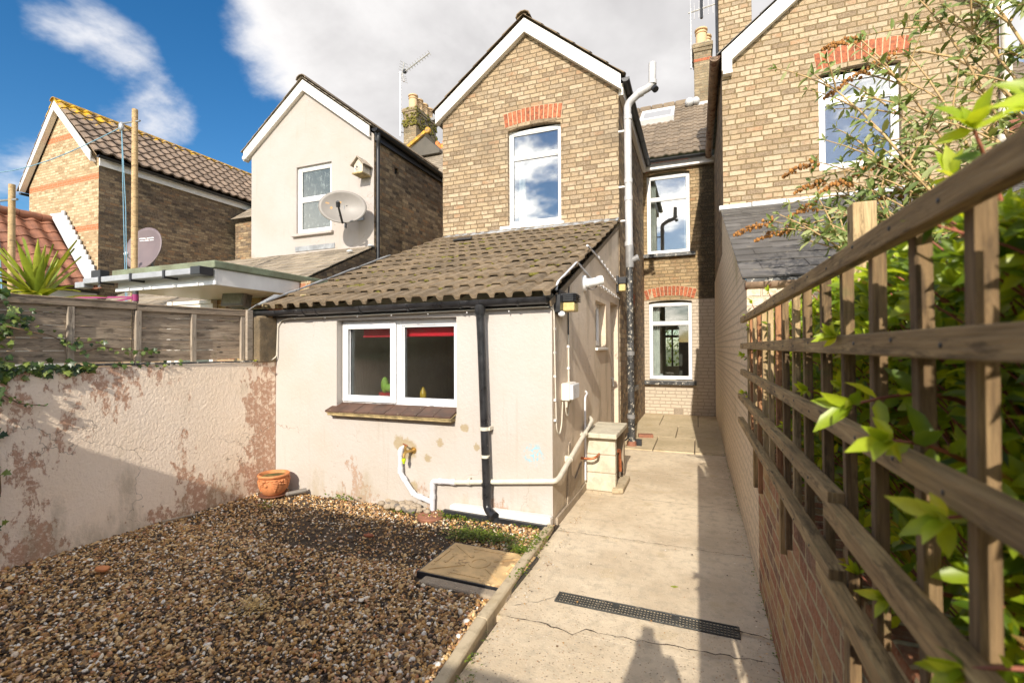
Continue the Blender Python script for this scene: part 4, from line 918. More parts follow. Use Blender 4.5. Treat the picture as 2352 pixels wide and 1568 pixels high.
# roof of a further house at the right edge
G = thing('distant_house', 'red tiled roof and dark wall far off at the right edge', 'house', (9, 13, 0))
m = MB(); V = Vector((0, 3, 2.2)); tiles(m, (6.2, 12, 4.9), (1, 0, 0), V, 9, V.length, .30, .3, p_pan, k=6); m.build('roof', 'tile_red', G)
m = MB(); m.box(6.4, 15, 12.2, 15, 0, 4.95); m.build('wall', 'brick_dark', G)

# ================================================================ left neighbour, cream rendered
Q = thing('terraced_house', 'cream rendered house with steep white bargeboards and brick side wall', 'house', (-7.4, 7.4, 0))
m = MB(); m.M = FY(7.4); m.wall([(-8.98, 2.0), (-5.75, 2.0), (-5.75, 5.62), (-7.45, 6.90), (-8.98, 5.66)], [rect(-7.70, -6.78, 3.86, 5.25)], .10); m.build('wall', 'render_neighbour', Q)
window(Q, FY(7.45), -7.70, -6.78, 3.87, 5.25, trans=(4.575,), fw=.075, glass='glass_frost')
m = MB(); m.box(-7.78, -6.72, 7.33, 7.45, 3.80, 3.855); m.build('window_sill', 'render_neighbour', Q, bevel=.008)
m = MB(); m.box(-7.72, -6.69, 7.385, 7.4, 3.50, 3.60); m.build('lead_flashing', 'lead', Q)
m = MB(); m.M = FX(-5.75); m.wall(rect(7.4, 11.1, -.05, 5.6), [rect(8.06, 8.2, 5.08, 5.22)], .06); m.build('side_wall', 'brick_side', Q)
m = MB(); m.M = FX(-5.80); m.wall(rect(8.0, 8.3, 5.0, 5.3), [], 0); m.build('air_brick', 'black_plastic', Q)
m = MB(); m.M = FXm(-8.98); m.wall(rect(7.4, 11.1, -.05, 5.6), [], 0); m.build('side_wall', 'brick_side', Q)
room(Q, -8.9, -5.85, 7.55, 10.9, 3.3, 5.5, 'room_dark')
wing_roof(Q, (-9.18, 5.74), (-7.47, 7.02), (-5.74, 5.72), 7.34, 12.9, 'slate_warm', .28, .22, p_flat, k=2, stag=True, thick=.014, ridge='tile_brown')
barge(Q, (-9.14, 5.79), (-7.47, 7.0), 7.32, .22); barge(Q, (-7.468, 7.0), (-5.80, 5.755), 7.32, .22)
m = MB(); m.box(-9.16, -9.06, 7.30, 7.42, 5.60, 5.68); m.build('gutter_end', 'white_paint', Q, bevel=.02)
g = gutter(Q, (-5.66, 7.30, 5.68), (-5.66, 11.0, 5.62), .06, 'black_plastic', clips=4)
m = MB(); m.box(-5.748, -5.70, 7.42, 11.0, 5.50, 5.66); m.build('fascia', 'black_plastic', Q)
m = MB(); m.pipe([(-5.66, 7.42, 5.66), (-5.66, 7.42, 5.52), (-5.70, 7.46, 5.36), (-5.70, 7.46, 3.1)], .036, 14, bend=.05); m.build('downpipe', 'black_plastic', Q, smooth=True)
m = MB(); tiles(m, (-14.2, 10.93, 5.74), (1, 0, 0), (0, 3.97, 3.03), 9.85, 4.99, .32, .24, p_flat, k=1, stagger=True, thick=.012); m.build('rear_roof', 'slate_warm', Q)
m = MB(); m.M = FY(11.1); m.wall(rect(-5.75, -4.27, -.05, 5.66), [], 0); m.wall(rect(-14.2, -8.98, -.05, 5.66), [], 0); m.build('rear_wall', 'brick_side', Q)
m = MB(); m.poly([(-14.2, 14.9, 8.74), (-4.3, 14.9, 8.74), (-4.3, 18.8, 5.74), (-14.2, 18.8, 5.74)]); m.build('front_roof', 'slate_warm', Q)
c = chimney(Q, -9.88, -9.35, 14.4, 15.8, 8.2, 10.18, 'brick_chimney', tuple((-9.6, 14.6+.36*k) for k in range(4)), .14, .52)
m = MB()
for k in range(60): m.ball((random.uniform(-9.92, -9.32), 14.36, random.uniform(9.5, 10.2)), random.uniform(.02, .05), (1.2, .4, 1), 5)
for k in range(90): m.ball((-9.31, random.uniform(14.4, 15.8), random.uniform(9.5, 10.2)), random.uniform(.02, .06), (.4, 1.2, 1), 5)
m.build('lichen', 'moss', c, smooth='all', kind='stuff')
m = MB()
for k in range(16): m.box(-9.2+k*.30, -9.2+k*.30+.29, 14.82, 14.98, 8.70, 8.90); m.tube([(-9.05+k*.30, 14.84, 8.96), (-9.05+k*.30, 14.96, 8.96)], .075, 12)
m.build('ridge_tiles', 'ridge_orange', Q, bevel=.01)
m = MB(); m.prism([(-9.3, 13.9, 8.15), (-8.1, 13.9, 8.15), (-8.1, 13.9, 8.25), (-8.7, 13.9, 8.82), (-9.3, 13.9, 8.45)], (0, .9, 0)); m.build('gablet', 'room_dark', Q)
m = MB(); m.beam((-9.35, 13.86, 8.50), (-8.62, 13.86, 8.92), .10, .10); m.tube([(-8.55, 13.86, 8.98), (-8.55, 13.96, 8.98)], .10, 12); m.build('ridge_finial', 'ridge_lichen', Q)
# its lean-to slate roof
Q2 = thing('lean_to_extension', 'low lean-to with thin weathered slates below the satellite dish', 'extension', (-7.4, 6, 0))
V = Vector((0, 2.9, 1.42)); m = MB(); tiles(m, (-10.0, 4.5, 2.04), (1, 0, 0), V, 4.29, V.length, .35, .21, p_flat, k=1, stagger=True, thick=.013, jit=.006); r_ = m.build('roof', 'slate_warm', Q2)
m = MB(); m.poly([(-10, 4.5, 2.02), (-5.72, 4.5, 2.02), (-5.72, 7.4, 3.44), (-10, 7.4, 3.44)]); m.build('roof_deck', 'room_dark', r_)
m = MB(); m.M = FX(-5.73); m.wall([(4.6, -.05), (7.4, -.05), (7.4, 3.42), (4.6, 2.05)], [], 0); m.M = None; m.M = FY(4.6); m.wall(rect(-9.9, -5.73, -.05, 2.05), [], 0); m.build('wall', 'brick_dark', Q2)
m = MB(); m.ball((-5.74, 7.3, 3.44), .05, (1, 1.6, .6)); m.ball((-5.9, 6.9, 3.28), .04, (1.8, 1, .6)); m.build('verge_mortar', 'lead_white', r_, smooth='all')

# ================================================================ far left house
Fh = thing('terraced_house', 'far pale brick house with red brick bands and lichen-edged tiled roof', 'house', (-16, 7.4, 0))
m = MB(); m.M = FY(7.4); m.wall([(-17.7, -.05), (-14.45, -.05), (-14.45, 6.5), (-16.18, 8.05), (-17.7, 6.1)], [], 0); m.build('wall', 'brick_pale', Fh)
m = MB(); m.M = FX(-14.45); m.wall(rect(7.4, 16, -.05, 6.5), [], 0); m.build('side_wall', 'brick_dark', Fh)
m = MB(); m.M = FXm(-17.7); m.wall(rect(7.4, 16, -.05, 6.1), [], 0); m.build('side_wall', 'brick_dark', Fh)
wing_roof(Fh, (-17.95, 5.98), (-16.18, 8.27), (-14.33, 6.56), 7.28, 16, 'tile_lichen', .30, .29, p_bold, k=10, thick=.045)
barge(Fh, (-17.85, 6.22), (-16.18, 8.25), 7.24, .24); barge(Fh, (-16.178, 8.25), (-14.52, 6.62), 7.24, .26)
m = MB(); m.box(-14.448, -14.40, 7.4, 16, 6.28, 6.48); m.build('fascia', 'white_paint', Fh)
gutter(Fh, (-14.30, 7.3, 6.50), (-14.30, 16, 6.46), .06, 'black_plastic', clips=6)
gutter(Fh, (-17.95, 7.3, 5.98), (-17.95, 12, 5.95), .06, 'black_plastic')
# pantiled outbuilding against it
O = thing('outbuilding', 'red pantiled outbuilding against the pale brick gable', 'outbuilding', (-15.5, 5, 0))
m = MB(); V = Vector((-1.75, 0, 1.9)); tiles(m, (-14.28, 1.2, 3.05), (0, 1, 0), V, 6.18, V.length, .34, .34, p_pan, k=10, thick=.025); V = Vector((1.75, 0, 1.9)); tiles(m, (-17.7, 1.2, 3.05), (0, 1, 0), V, 6.18, V.length, .34, .34, p_pan, k=6, thick=.025); r_ = m.build('roof', 'tile_red', O)
m = MB(); 
for k in range(14): m.tube([(-16.02, 1.2+.44*k, 4.96), (-16.02, 1.63+.44*k, 4.97)], .11, 10)
m.build('ridge_tiles', 'tile_red', r_, smooth=True)
m = MB(); n = 14
for k in range(n):
    a, b = k/n, (k+1)/n; p = Vector((-15.98, 0, 5.08)).lerp(Vector((-14.28, 0, 3.10)), a); q = Vector((-15.98, 0, 5.08)).lerp(Vector((-14.28, 0, 3.10)), b)
    m.prism([(p.x, 7.33, p.z-.05), (q.x, 7.33, q.z-.05), (q.x+.04, 7.33, p.z+.16), (p.x+.02, 7.33, p.z+.18)], (0, .03, 0))
    m.prism([(p.x-.04, 7.12, p.z+.02), (q.x-.04, 7.12, q.z+.02), (q.x+.05, 7.33, q.z+.10), (p.x+.05, 7.33, p.z+.10)], (0, 0, .02))
m.build('lead_flashing', 'lead_white', O)
m = MB(); m.box(-17.5, -14.45, 1.4, 7.38, -.05, 3.0); m.build('wall', 'white_paint', O)
gutter(O, (-14.22, 1.2, 3.0), (-14.22, 7.3, 2.98), .06, 'black_plastic', clips=4)

# ================================================================ flat roofed porch next door
P = thing('porch', 'flat roofed porch with mossy felt edge, white fascia and grey gutter', 'porch', (-5.4, 3.4, 0))
m = MB(); m.box(-6.30, -4.60, 3.36, 5.2, 2.335, 2.415); m.build('roof', 'felt', P, bevel=.012)
m = MB(); m.box(-6.24, -4.63, 3.39, 3.415, 2.165, 2.334); m.box(-4.655, -4.63, 3.416, 5.1, 2.165, 2.334); m.build('fascia', 'white_paint', P, bevel=.004)
m = MB(); m.box(-6.22, -4.656, 3.416, 4.58, 2.17, 2.19); m.build('soffit', 'upvc_warm', P)
m = MB(); m.box(-6.25, -4.60, 3.372, 3.388, 2.165, 2.205)
for k in range(4): m.box(-6.0+k*.38, -5.985+k*.38, 3.36, 3.372, 2.172, 2.20)
m.build('trim', 'upvc', P)
m = MB(); m.box(-6.62, -4.74, 3.24, 3.36, 2.26, 2.325); m.box(-6.80, -6.62, 3.25, 3.35, 2.22, 2.29); g = m.build('gutter', 'gutter_grey', P, bevel=.01)
m = MB(); 
for x in (-6.3, -5.75, -5.2): m.box(x, x+.03, 3.225, 3.375, 2.24, 2.33)
m.box(-4.76, -4.62, 3.22, 3.37, 2.25, 2.335); m.box(-6.78, -6.6, 3.4, 3.5, 2.3, 2.45); m.build('gutter_clip', 'black_plastic', g, bevel=.006)
m = MB(); m.box(-6.10, -4.45, 4.5, 4.6, -.05, 2.34); m.build('brick_pier', 'brick_red', P)
window(P, FY(4.44), -6.88, -6.102, .9, 2.12, fw=.07, glass='glass_frost', frame='upvc_warm'); m = MB(); m.box(-6.98, -6.885, 4.40, 4.52, -.05, 2.165); m.box(-6.88, -6.11, 4.42, 4.52, 2.121, 2.165); m.box(-6.88, -6.11, 4.42, 4.52, -.05, .895); m.build('post', 'upvc_warm', P)

# ================================================================ garden wall, fence, pier on the left
m = MB(); m.prism([(-4.42, 1.6, -.1), (-4.215, 3.779, -.1), (-4.45, 3.779, -.1), (-4.66, 1.6, -.1)], (0, 0, 1.45)); m.prism([(-4.66, -1.6, -.1), (-4.55, -1.6, -.1), (-4.42, 1.599, -.1), (-4.66, 1.599, -.1)], (0, 0, 1.45))
m.v = [Vector((p.x, p.y, p.z + (.02*math.sin(p.y*2) if p.z > 1 else 0))) for p in m.v]
tag(m.build('garden_wall', 'render_garden', bevel=.008), 'cream painted garden wall with peeling pink brown patches', 'wall')
FN = thing('fence', 'grey weathered board fence standing on the cream garden wall', 'fence', (-4.4, 2, 1.38))
def fx(y): return -4.33 + (y-3.46)*.062
PB = [3.46, 2.98, 2.53, 2.085, 1.64, 1.19, .7, .2, -.6]
nb = 5
for k in range(nb):
    z = 1.40+k*.095
    for a, b in ((3.47, 2.50), (2.49, 1.18), (1.17, -.6)):
        za = .004*random.random(); m = MB(); m.beam((fx(a)-.012-.004*(k % 2), a, z+.045+za), (fx(b)-.012-.004*(k % 2), b, z+.045-za), .018, .092); m.build('board', 'wood_fence', FN)
for y in PB: m = MB(); m.beam((fx(y)+.008, y, 1.385), (fx(y)+.008, y, 1.825), .042, .026, up=(1, 0, 0)); m.build('batten', 'wood_grey', FN, bevel=.002)
for a, b in ((3.49, 2.52), (2.515, 1.2), (1.195, -.6)):
    m = MB(); m.beam((fx(a)+.005, a, 1.86), (fx(b)+.005, b, 1.848), .03, .05); m.beam((fx(a)-.005, a, 1.892), (fx(b)-.005, b, 1.88), .06, .012); m.build('capping_rail', 'wood_fence', FN, bevel=.002)
m = MB(); m.box(-4.36, -4.28, 3.485, 3.55, 1.385, 1.90); m.build('end_post', 'wood_grey', FN, bevel=.003)
m = MB(); m.box(-4.44, -4.20, 3.56, 3.775, 1.36, 1.83); m.ball((-4.30, 3.66, 1.83), .07, (1.2, 1.2, .3)); tag(m.build('wall_pier', 'pier_concrete', bevel=.02), 'dark stained concrete pier between fence and white extension', 'pier')

# ================================================================ right boundary: brick wall, trellis, post
m = MB(); m.box(.345, .56, -1.5, 3.30, -.1, .93); tag(m.build('boundary_wall', 'brick_red', bevel=.01), 'low red brick garden wall under the wooden trellis', 'wall')
m = MB(); m.box(.347, .56, 3.302, 3.948, -.1, .93); tag(m.build('boundary_wall', 'brick_painted', bevel=.008), 'short cream painted wall end next to the white lean-to', 'wall')
T = thing('trellis', 'weathered wooden trellis of five rails with pale uprights on the brick wall', 'trellis', (.3, 1.6, .9))
RZ = [1.679, 1.506, 1.332, 1.155, .985]
for k, z in enumerate(RZ):
    m = MB()
    if k < 3: m.beam((.283, 3.52+.02*k, z), (.283, -.9, z-.004), .026, .038)
    else:
        m.beam((.283, 3.73, z), (.283, 1.235, z+.004), .034, .038); m.beam((.279, 1.26 if k == 3 else 1.34, z-.020), (.279, -.9, z-.026), .034, .038)
    m.build('rail', 'wood_trellis', T, bevel=.003)
uy = [3.36, 3.2, 3.01, 2.83, 2.62, 2.40, 2.21, 2.02, 1.82, 1.64, 1.43, 1.235, 1.045, .865, .71, .53, .35]
low = {3.2: .90, 2.83: .72, 2.02: .745, 1.235: .72, .71: .6}
for k, y in enumerate(uy):
    zb = low.get(y, .955); m = MB(); j = random.uniform(-.006, .006)
    m.beam((.306+.006*random.random(), y+j, zb), (.306+.004*random.random(), y-j, 1.70), .025, .022, up=(1, 0, 0))
    m.build('upright', 'wood_upright_red' if k in (1, 3, 6) else 'wood_upright_shaded' if k in (7, 9, 10, 11, 12, 13, 14, 15, 16) else 'wood_upright', T, bevel=.002)
for q, z in enumerate(RZ):
    for y in uy if q < 3 else uy[:11]: m = MB(); m.ball((.2695 if q < 3 else .2655, y, z+random.uniform(-.006, .006)), .0036, (.5, 1, 1), 5); m.build('screw', 'black_worn', T, smooth='all')
for y, zt in ((1.30, 1.02), (2.28, 1.03), (3.3, 1.02)):
    m = MB(); m.beam((.335, y+.03, .62), (.335, y+.03, zt), .045, .028, up=(1, 0, 0)); m.build('fixing_block', 'wood_trellis', T, bevel=.003)
m = MB(); m.beam((.6, 2.20, .3), (.6, 2.20, 2.055), .078, .078, up=(0, 1, 0)); tag(m.build('fence_post', 'wood_upright', bevel=.005), 'tall square timber post rising behind the trellis', 'post')

# ================================================================ drain channel, manhole cover, and things on the ground
D = thing('drain_channel', 'long black slotted drain channel set across the concrete path', 'drain', (-.3, 2.75, 0))
D.rotation_euler = (0, 0, R(-.6))
WL[D.name] = Vector((-.3, 2.75, 0))
m = MB(); a, b, c, d = -.80, .195, 2.69, 2.80
m.box(a, b, c, c+.008, -.03, .012); m.box(a, b, d-.008, d, -.03, .012); m.box(a, a+.012, c+.008, d-.008, -.03, .012); m.box(b-.012, b, c+.008, d-.008, -.03, .012); m.build('frame', 'grate_black', D, bevel=.002)
m = MB()
for k in range(1, 4): y = c+.008+(d-c-.016)*k/4; m.box(a+.012, b-.012, y-.004, y+.004, -.006, .009)
n = 56
for k in range(n):
    x = a+.016+(b-a-.032)*k/n; wd = .0075
    m.box(x, x+wd, c+.008, d-.008, -.006, .0075)
for k in (18, 19, 37, 38): x = a+.016+(b-a-.032)*k/n; m.box(x+.008, x+.017, c+.06, d-.01, -.006, .007)
m.build('grate', 'grate_black', D)
m = MB(); m.box(a+.012, b-.012, c+.008, d-.008, -.034, -.022); m.build('trough', 'soil', D)
CV = thing('manhole_cover', 'tan rectangular manhole cover with raised pattern and black edge', 'manhole cover', (-1.395, 2.915, .03))
CV.rotation_euler = (0, 0, R(-1.2))
x0, x1, y0, y1, z = -1.72, -1.072, 2.68, 3.16, .036
m = MB(); m.box(x0, x1, y0, y1, -.02, z); cv = m.build('cover', 'cover_bronze', CV, bevel=.006)
m = MB()
cx, cy = (x0+x1)/2, (y0+y1)/2
m.lathe([(.078, z-.002), (.076, z+.005), (.052, z+.005), (.050, z-.002)], (cx, cy, 0), 28)
for sx in (-1, 1):
    for sy in (-1, 1):
        dv = Vector((sx*.30, sy*.215, 0)); m.beam(Vector((cx, cy, z+.001))+dv*.27, Vector((cx, cy, z+.001))+dv*.93, .026, .009)
        for q in (.45, .75): 
            o = Vector((sx*.30*q, sy*.06, 0)); m.ball(Vector((cx, cy, z))+o, .019, (1.1, .9, .42), 6)
        m.ball(Vector((cx+sx*.10, cy+sy*.15, z)), .019, (1.1, .9, .42), 6); m.ball(Vector((cx+sx*.12, cy+sy*.21, z)), .017, (1.1, .9, .42), 6); m.ball(Vector((cx+sx*.285, cy+sy*.13, z)), .017, (1, 1, .42), 6)
    m.beam((cx+sx*.29, cy-.10, z+.001), (cx+sx*.29, cy+.10, z+.001), .016, .008); m.beam((cx+sx*.22, cy-.08, z+.001), (cx+sx*.22, cy+.03, z+.001), .016, .008)
    m.beam((cx-.14, cy+sx*.19, z+.001), (cx+.10, cy+sx*.19, z+.001), .012, .007)
m.build('raised_pattern', 'cover_bronze', CV, smooth=True)
m = MB(); e = .012
m.box(x0-e, x1+e, y0-e, y0-.001, -.02, z-.004); m.box(x0-e, x1+e, y1+.001, y1+e, -.02, z-.004); m.box(x0-e, x0-.001, y0, y1, -.02, z-.004); m.box(x1+.001, x1+e, y0, y1, -.02, z-.004); m.build('frame', 'black_plastic', CV, bevel=.002)
m = MB(); m.box(x0+.06, x1+.02, y0-.10, y0-.014, -.03, .022); m.build('bedding', 'cement', CV, bevel=.012)
# terracotta pot
PT = thing('flower_pot', 'orange terracotta pot with moulded grapes on a saucer in the wall corner', 'flower pot', (-3.86, 3.46, .02))
c = (-3.86, 3.46, .035)
m = MB(); m.lathe([(.0, .0), (.105, .0), (.13, .02), (.165, .075), (.185, .14), (.188, .19), (.176, .235), (.185, .25), (.202, .258), (.205, .275), (.196, .288), (.182, .288), (.172, .272), (.166, .24), (.17, .18)], c, 40); pt = m.build('pot', 'terracotta', PT, smooth=True)
m = MB()
for s_ in range(5):
    an = -1.9+s_*1.2566
    def on(a_, z_, r_=0): rr = .186 if z_ > .13 else .165+.02*(z_-.075)/.065; return Vector((c[0]+math.cos(a_)*(rr+r_), c[1]+math.sin(a_)*(rr+r_), c[2]+z_))
    for row in range(6):
        for q in range(6-row): m.ball(on(an+(q-(5-row)/2)*.075, .19-.022*row), .0135, (1, 1, 1), 5)
    for q in range(10): m.ball(on(an+.28+.45*random.random(), .15+.07*random.random()), .016+.008*random.random(), (1.1, 1.1, .8), 5)
    m.tube([on(an+t*.12, .215+.012*math.sin(t*2)) for t in range(10)], .008, 6)
m.build('grape_relief', 'terracotta', PT, smooth='all')
m = MB(); m.lathe([(0, .262), (.17, .258)], (c[0], c[1], c[2]-.01), 24); m.build('potting_soil', 'pot_soil', PT)
m = MB(); m.lathe([(0, .008), (.15, .006), (.178, .018), (.185, .03), (.180, .032), (.165, .02), (0, .018)], (c[0], c[1], .012), 36); m.build('saucer', 'terracotta_dark', PT, smooth=True); PT.scale = (.74, .74, .74); PT.location = (-4.02, 3.58, .015)
m = MB(); m.tube([(-3.86, 3.62, .035), (-3.81, 3.67, .042), (-3.74, 3.73, .052)], [.021, .023, .025], 10); m.ball((-3.865, 3.615, .034), .026, (1, 1, .9), 7)
tag(m.build('drain_pipe', ['pipe_grey'], smooth=True), 'short grey pipe stub with dark end beside the terracotta pot', 'pipe')
m = MB(); m.lathe([(0, .01), (.11, .0), (.12, .055), (.125, .07), (.115, .075), (.0, .062)], (-2.2, 3.62, -.045), 28); m.box(-2.30, -2.10, 3.63, 3.75, -.03, .02)
tag(m.build('gully_basin', 'terracotta_dark', bevel=.006, smooth=True), 'round reddish clay gully under the white waste pipe', 'gully')
m = MB(); m.tube([(-2.60, 3.66, .045), (-2.36, 3.63, .03)], .030, 14); m.tube([(-2.70, 3.68, .035), (-2.64, 3.69, .04)], .033, 14)
tag(m.build('broken_pipe', 'pipe_grey', smooth=True), 'broken grey clay pipe lying in the gravel by the wall', 'pipe')
m = MB()
for k in range(60): 
    m.ball((-2.52+random.gauss(0, .10), 3.70+random.gauss(0, .04), .03+.03*random.random()), random.uniform(.015, .04), (1.3, 1, .8), 5)
tag(m.build('rubble_heap', 'cement', smooth='all'), 'small heap of broken cement at the foot of the wall', 'rubble')
def shard(name, x, y, s_, mat, label, cat, z=.03):
    m = MB(); P_ = [(x+s_*math.cos(a_)*random.uniform(.7, 1.1), y+s_*.6*math.sin(a_)*random.uniform(.7, 1.1), z) for a_ in (0, 1.1, 2.2, 3.3, 4.4, 5.4)]; m.prism(P_, (0.003, 0, .018)); tag(m.build(name, mat, bevel=.004), label, cat)
shard('brick_shard', -2.405, 3.03, .045, 'arch_brick', 'orange brick shard lying alone on the bare soil', 'brick shard')
shard('slate_shard', -2.52, 2.95, .028, 'pipe_grey', 'pale grey shard lying next to the orange brick shard', 'stone shard')
shard('brick_shard', -3.7, 1.93, .07, 'terracotta', 'flat reddish brick shard in the gravel at the left edge', 'brick shard', .035)
m = MB(); m.tube([(-4.12, 2.86, .05), (-4.2, 2.62, .055)], .009, 6); tag(m.build('stick', 'wood_grey'), 'thin pale stick lying along the foot of the garden wall', 'stick')
# sandy straw patch
n = 420; r = np.abs(rng.normal(0, .11, n)); a_ = rng.uniform(0, 6.28, n); Pp = np.stack([-2.40+r*np.cos(a_)*1.3, 2.0+r*np.sin(a_), rng.uniform(.018, .035, n)], 1)
an = rng.uniform(0, 6.28, n); Dd = np.stack([np.cos(an), np.sin(an), rng.uniform(-.1, .25, n)], 1)
tag(leaves('straw', Pp, Dd, np.tile([0, 0, 1.], (n, 1)), rng.uniform(.012, .03, n), rng.uniform(.004, .008, n), 'sand_straw'), 'patch of yellow straw crumbs among the pebbles', 'straw', kind='stuff')
# weeds
def weeds(spots, label, mat='leaf_weed', L0=.022):
    P_, D_, L_ = [], [], []
    for (x, y, sx, sy, n, h) in spots:
        for k in range(n):
            px, py = x+random.gauss(0, sx), y+random.gauss(0, sy); an = random.uniform(0, 6.28); e = random.uniform(.1, .9)
            P_.append((px, py, .015+random.random()*h)); D_.append((math.cos(an), math.sin(an), e)); L_.append(random.uniform(.6, 1.3)*L0)
    L_ = np.array(L_); return tag(leaves('weeds', P_, D_, np.tile([0, 0, 1.], (len(P_), 1)), L_, L_*.75, mat), label, 'weeds', kind='stuff')
weeds([(-1.62, 3.38, .13, .06, 900, .04), (-1.40, 3.36, .10, .05, 420, .04), (-1.75, 3.30, .06, .05, 200, .03)], 'low green clover mat behind the manhole cover', L0=.019)
weeds([(-1.13, 3.35, .025, .13, 420, .06), (-1.2, 3.20, .06, .02, 260, .05)], 'bright green weeds along the inside of the far edging stone')
weeds([(-1.085, 2.86, .012, .07, 130, .05)], 'small weed tuft in the joint beside the manhole cover')
weeds([(-2.02, 3.64, .06, .03, 160, .05), (-1.85, 3.62, .12, .015, 120, .04), (-1.3, 3.62, .04, .01, 60, .04)], 'sparse weeds along the plinth of the extension')
weeds([(-3.78, 3.28, .03, .02, 24, .04), (-3.25, 3.72, .1, .02, 60, .03), (-2.5, 3.6, .1, .02, 40, .02)], 'tiny weeds sprouting near the terracotta pot', L0=.028)
weeds([(-1.02, 2.02, .02, .12, 40, .03), (-.96, 1.9, .02, .04, 20, .02)], 'thin moss and seedlings on the path side of the nearest edging stone', L0=.016)
weeds([(.34, 2.4, .008, .5, 120, .02), (.335, 5.5, .008, 1.2, 160, .02)], 'moss line where the path meets the right hand wall', L0=.014)
P_, D_, L_ = [], [], []
for k in range(520):
    e = random.random(); px, py = (random.gauss(-.98, .03) if e < .4 else random.uniform(.27, .34) if e < .75 else random.uniform(-.95, .3)), random.uniform(1.9, 7.0); an = random.uniform(0, 6.28); P_.append((px, py, .016)); D_.append((math.cos(an), math.sin(an), random.uniform(0, .3))); L_.append(random.uniform(.006, .018))
L_ = np.array(L_); tag(leaves('grit', P_, D_, [(0, 0, 1)]*520, L_, L_*.8, 'pebble'), 'grit and crumbs scattered over the concrete path and its edges', 'grit', kind='stuff')
m = MB(); m.prism([(-.17, 3.12, .006), (-.145, 3.135, .006), (-.125, 3.125, .008), (-.148, 3.11, .006)], (0, 0, .003)); tag(m.build('fallen_leaf', 'leaf_yucca'), 'single yellow fallen leaf on the concrete path', 'leaf')

# ================================================================ pipe bunker beside the extension
BK = thing('pipe_bunker', 'cream painted block bunker with stone slab top against the extension side', 'bunker', (-.97, 5.3, 0))
m = MB()
for z0, z1 in ((0, .185), (.192, .375), (.382, .555)): m.box(-1.125, -.80, 4.94, 5.04, z0, z1)
m.build('front_wall', 'block_painted', BK, bevel=.008)
m = MB(); m.box(-1.12, -.803, 4.945, 5.036, .02, .55); m.build('mortar', 'cement', BK)
m = MB(); m.box(-1.125, -.80, 5.52, 5.62, 0, .555); m.build('back_wall', 'cement', BK, bevel=.008)
m = MB(); m.box(-1.13, -.775, 4.86, 5.66, .562, .612); m.build('slab_top', 'block_painted', BK, bevel=.008)
m = MB(); m.pipe([(-1.14, 4.80, .36), (-1.02, 4.80, .36), (-.97, 4.82, .38), (-.97, 4.95, .385)], .013, 10, bend=.03); m.pipe([(-.80, 5.08, .40), (-.79, 5.16, .40), (-.79, 5.20, .16)], .018, 10, bend=.05); m.build('copper_pipe', 'copper', BK, smooth=True)
m = MB(); m.prism([(-.83, 4.88, .0), (-.72, 4.92, .0), (-.72, 5.46, .0), (-.82, 5.46, 0)], (0, 0, .055)); tag(m.build('concrete_strip', 'kerb_concrete', bevel=.014), 'loose concrete strip lying beside the block bunker', 'concrete block')
m = MB(); m.prism([(-1.125, 4.20, .0), (-1.125, 4.72, .0), (-1.125, 4.78, .33), (-1.125, 4.5, .22), (-1.125, 4.36, .30), (-1.125, 4.32, .62), (-1.125, 4.26, .6)], (.012, 0, 0)); m.prism([(-1.125, 3.84, 0), (-1.125, 7.3, 0), (-1.125, 7.3, .06), (-1.125, 3.84, .07)], (.02, 0, 0))
o = m.build('damp_patch', 'cement', X); 
m = MB(); m.box(-.93, -.80, 7.36, 7.44, 0, .10); m.pipe([(-1.08, 6.9, .10), (-.98, 7.2, .14), (-.99, 7.3, .2)], .012, 6); m.build('hose', 'black_plastic', H, smooth=True)
m = MB(); m.beam((-.93, 8.1, .03), (-.70, 8.15, .03), .12, .06); tag(m.build('brick', 'terracotta_dark', bevel=.005), 'loose brick on the paving at the foot of the drainpipe', 'brick')

# ================================================================ things hung on the extension
def flood(name, label, base_pt, face, sc=1.0):
    f = thing(name, label, 'floodlight', base_pt); return f
# corner light with sensor
x, y, z = -1.13, 3.95, 1.90
FL = thing('security_light', 'black security light with amber lens and white sensor at the extension corner', 'security light', (x, y, z), 'black security lights with amber lens')
m = MB(); m.box(x, x+.055, 3.84, 3.93, 1.80, 1.95); m.prism([(x+.03, 3.94, 1.895), (x+.03, 4.12, 1.895), (x+.14, 4.12, 1.895), (x+.16, 4.08, 1.895), (x+.16, 3.98, 1.895), (x+.14, 3.94, 1.895)], (0, 0, .075))
for k in range(4): m.box(x+.03, x+.17, 3.935, 4.125, 1.90+k*.017, 1.907+k*.017)
m.box(x, x+.03, 3.92, 4.14, 1.80, 2.0); m.tube([(x+.03, 3.90, 1.80), (x+.03, 4.02, 1.79)], .022, 12); m.build('housing', 'black_plastic', FL, bevel=.006)
m = MB(); m.box(x+.035, x+.15, 3.95, 4.11, 1.815, 1.893); m.build('lens', 'lens_amber', FL, bevel=.012)
m = MB(); m.ball((x+.06, 3.87, 1.785), .032, (1, 1, .8), 8); m.build('sensor', 'upvc', FL, smooth=True)
L2 = thing('security_light', 'smaller black security light with amber lens high beside the drainpipe', 'security light', (-1.13, 7.25, 2.45), 'black security lights with amber lens')
m = MB(); m.box(-1.13, -1.10, 7.16, 7.36, 2.33, 2.58); m.box(-1.10, -.99, 7.18, 7.34, 2.46, 2.56)
for k in range(4): m.box(-1.10, -.98, 7.175, 7.345, 2.47+k*.022, 2.478+k*.022)
m.build('housing', 'black_plastic', L2, bevel=.006)
m = MB(); m.box(-1.098, -1.0, 7.19, 7.33, 2.35, 2.455); m.build('lens', 'lens_amber', L2, bevel=.012)
SC = thing('security_camera', 'white bullet security camera on a round base on the extension side', 'camera', (-1.13, 5.0, 2.2))
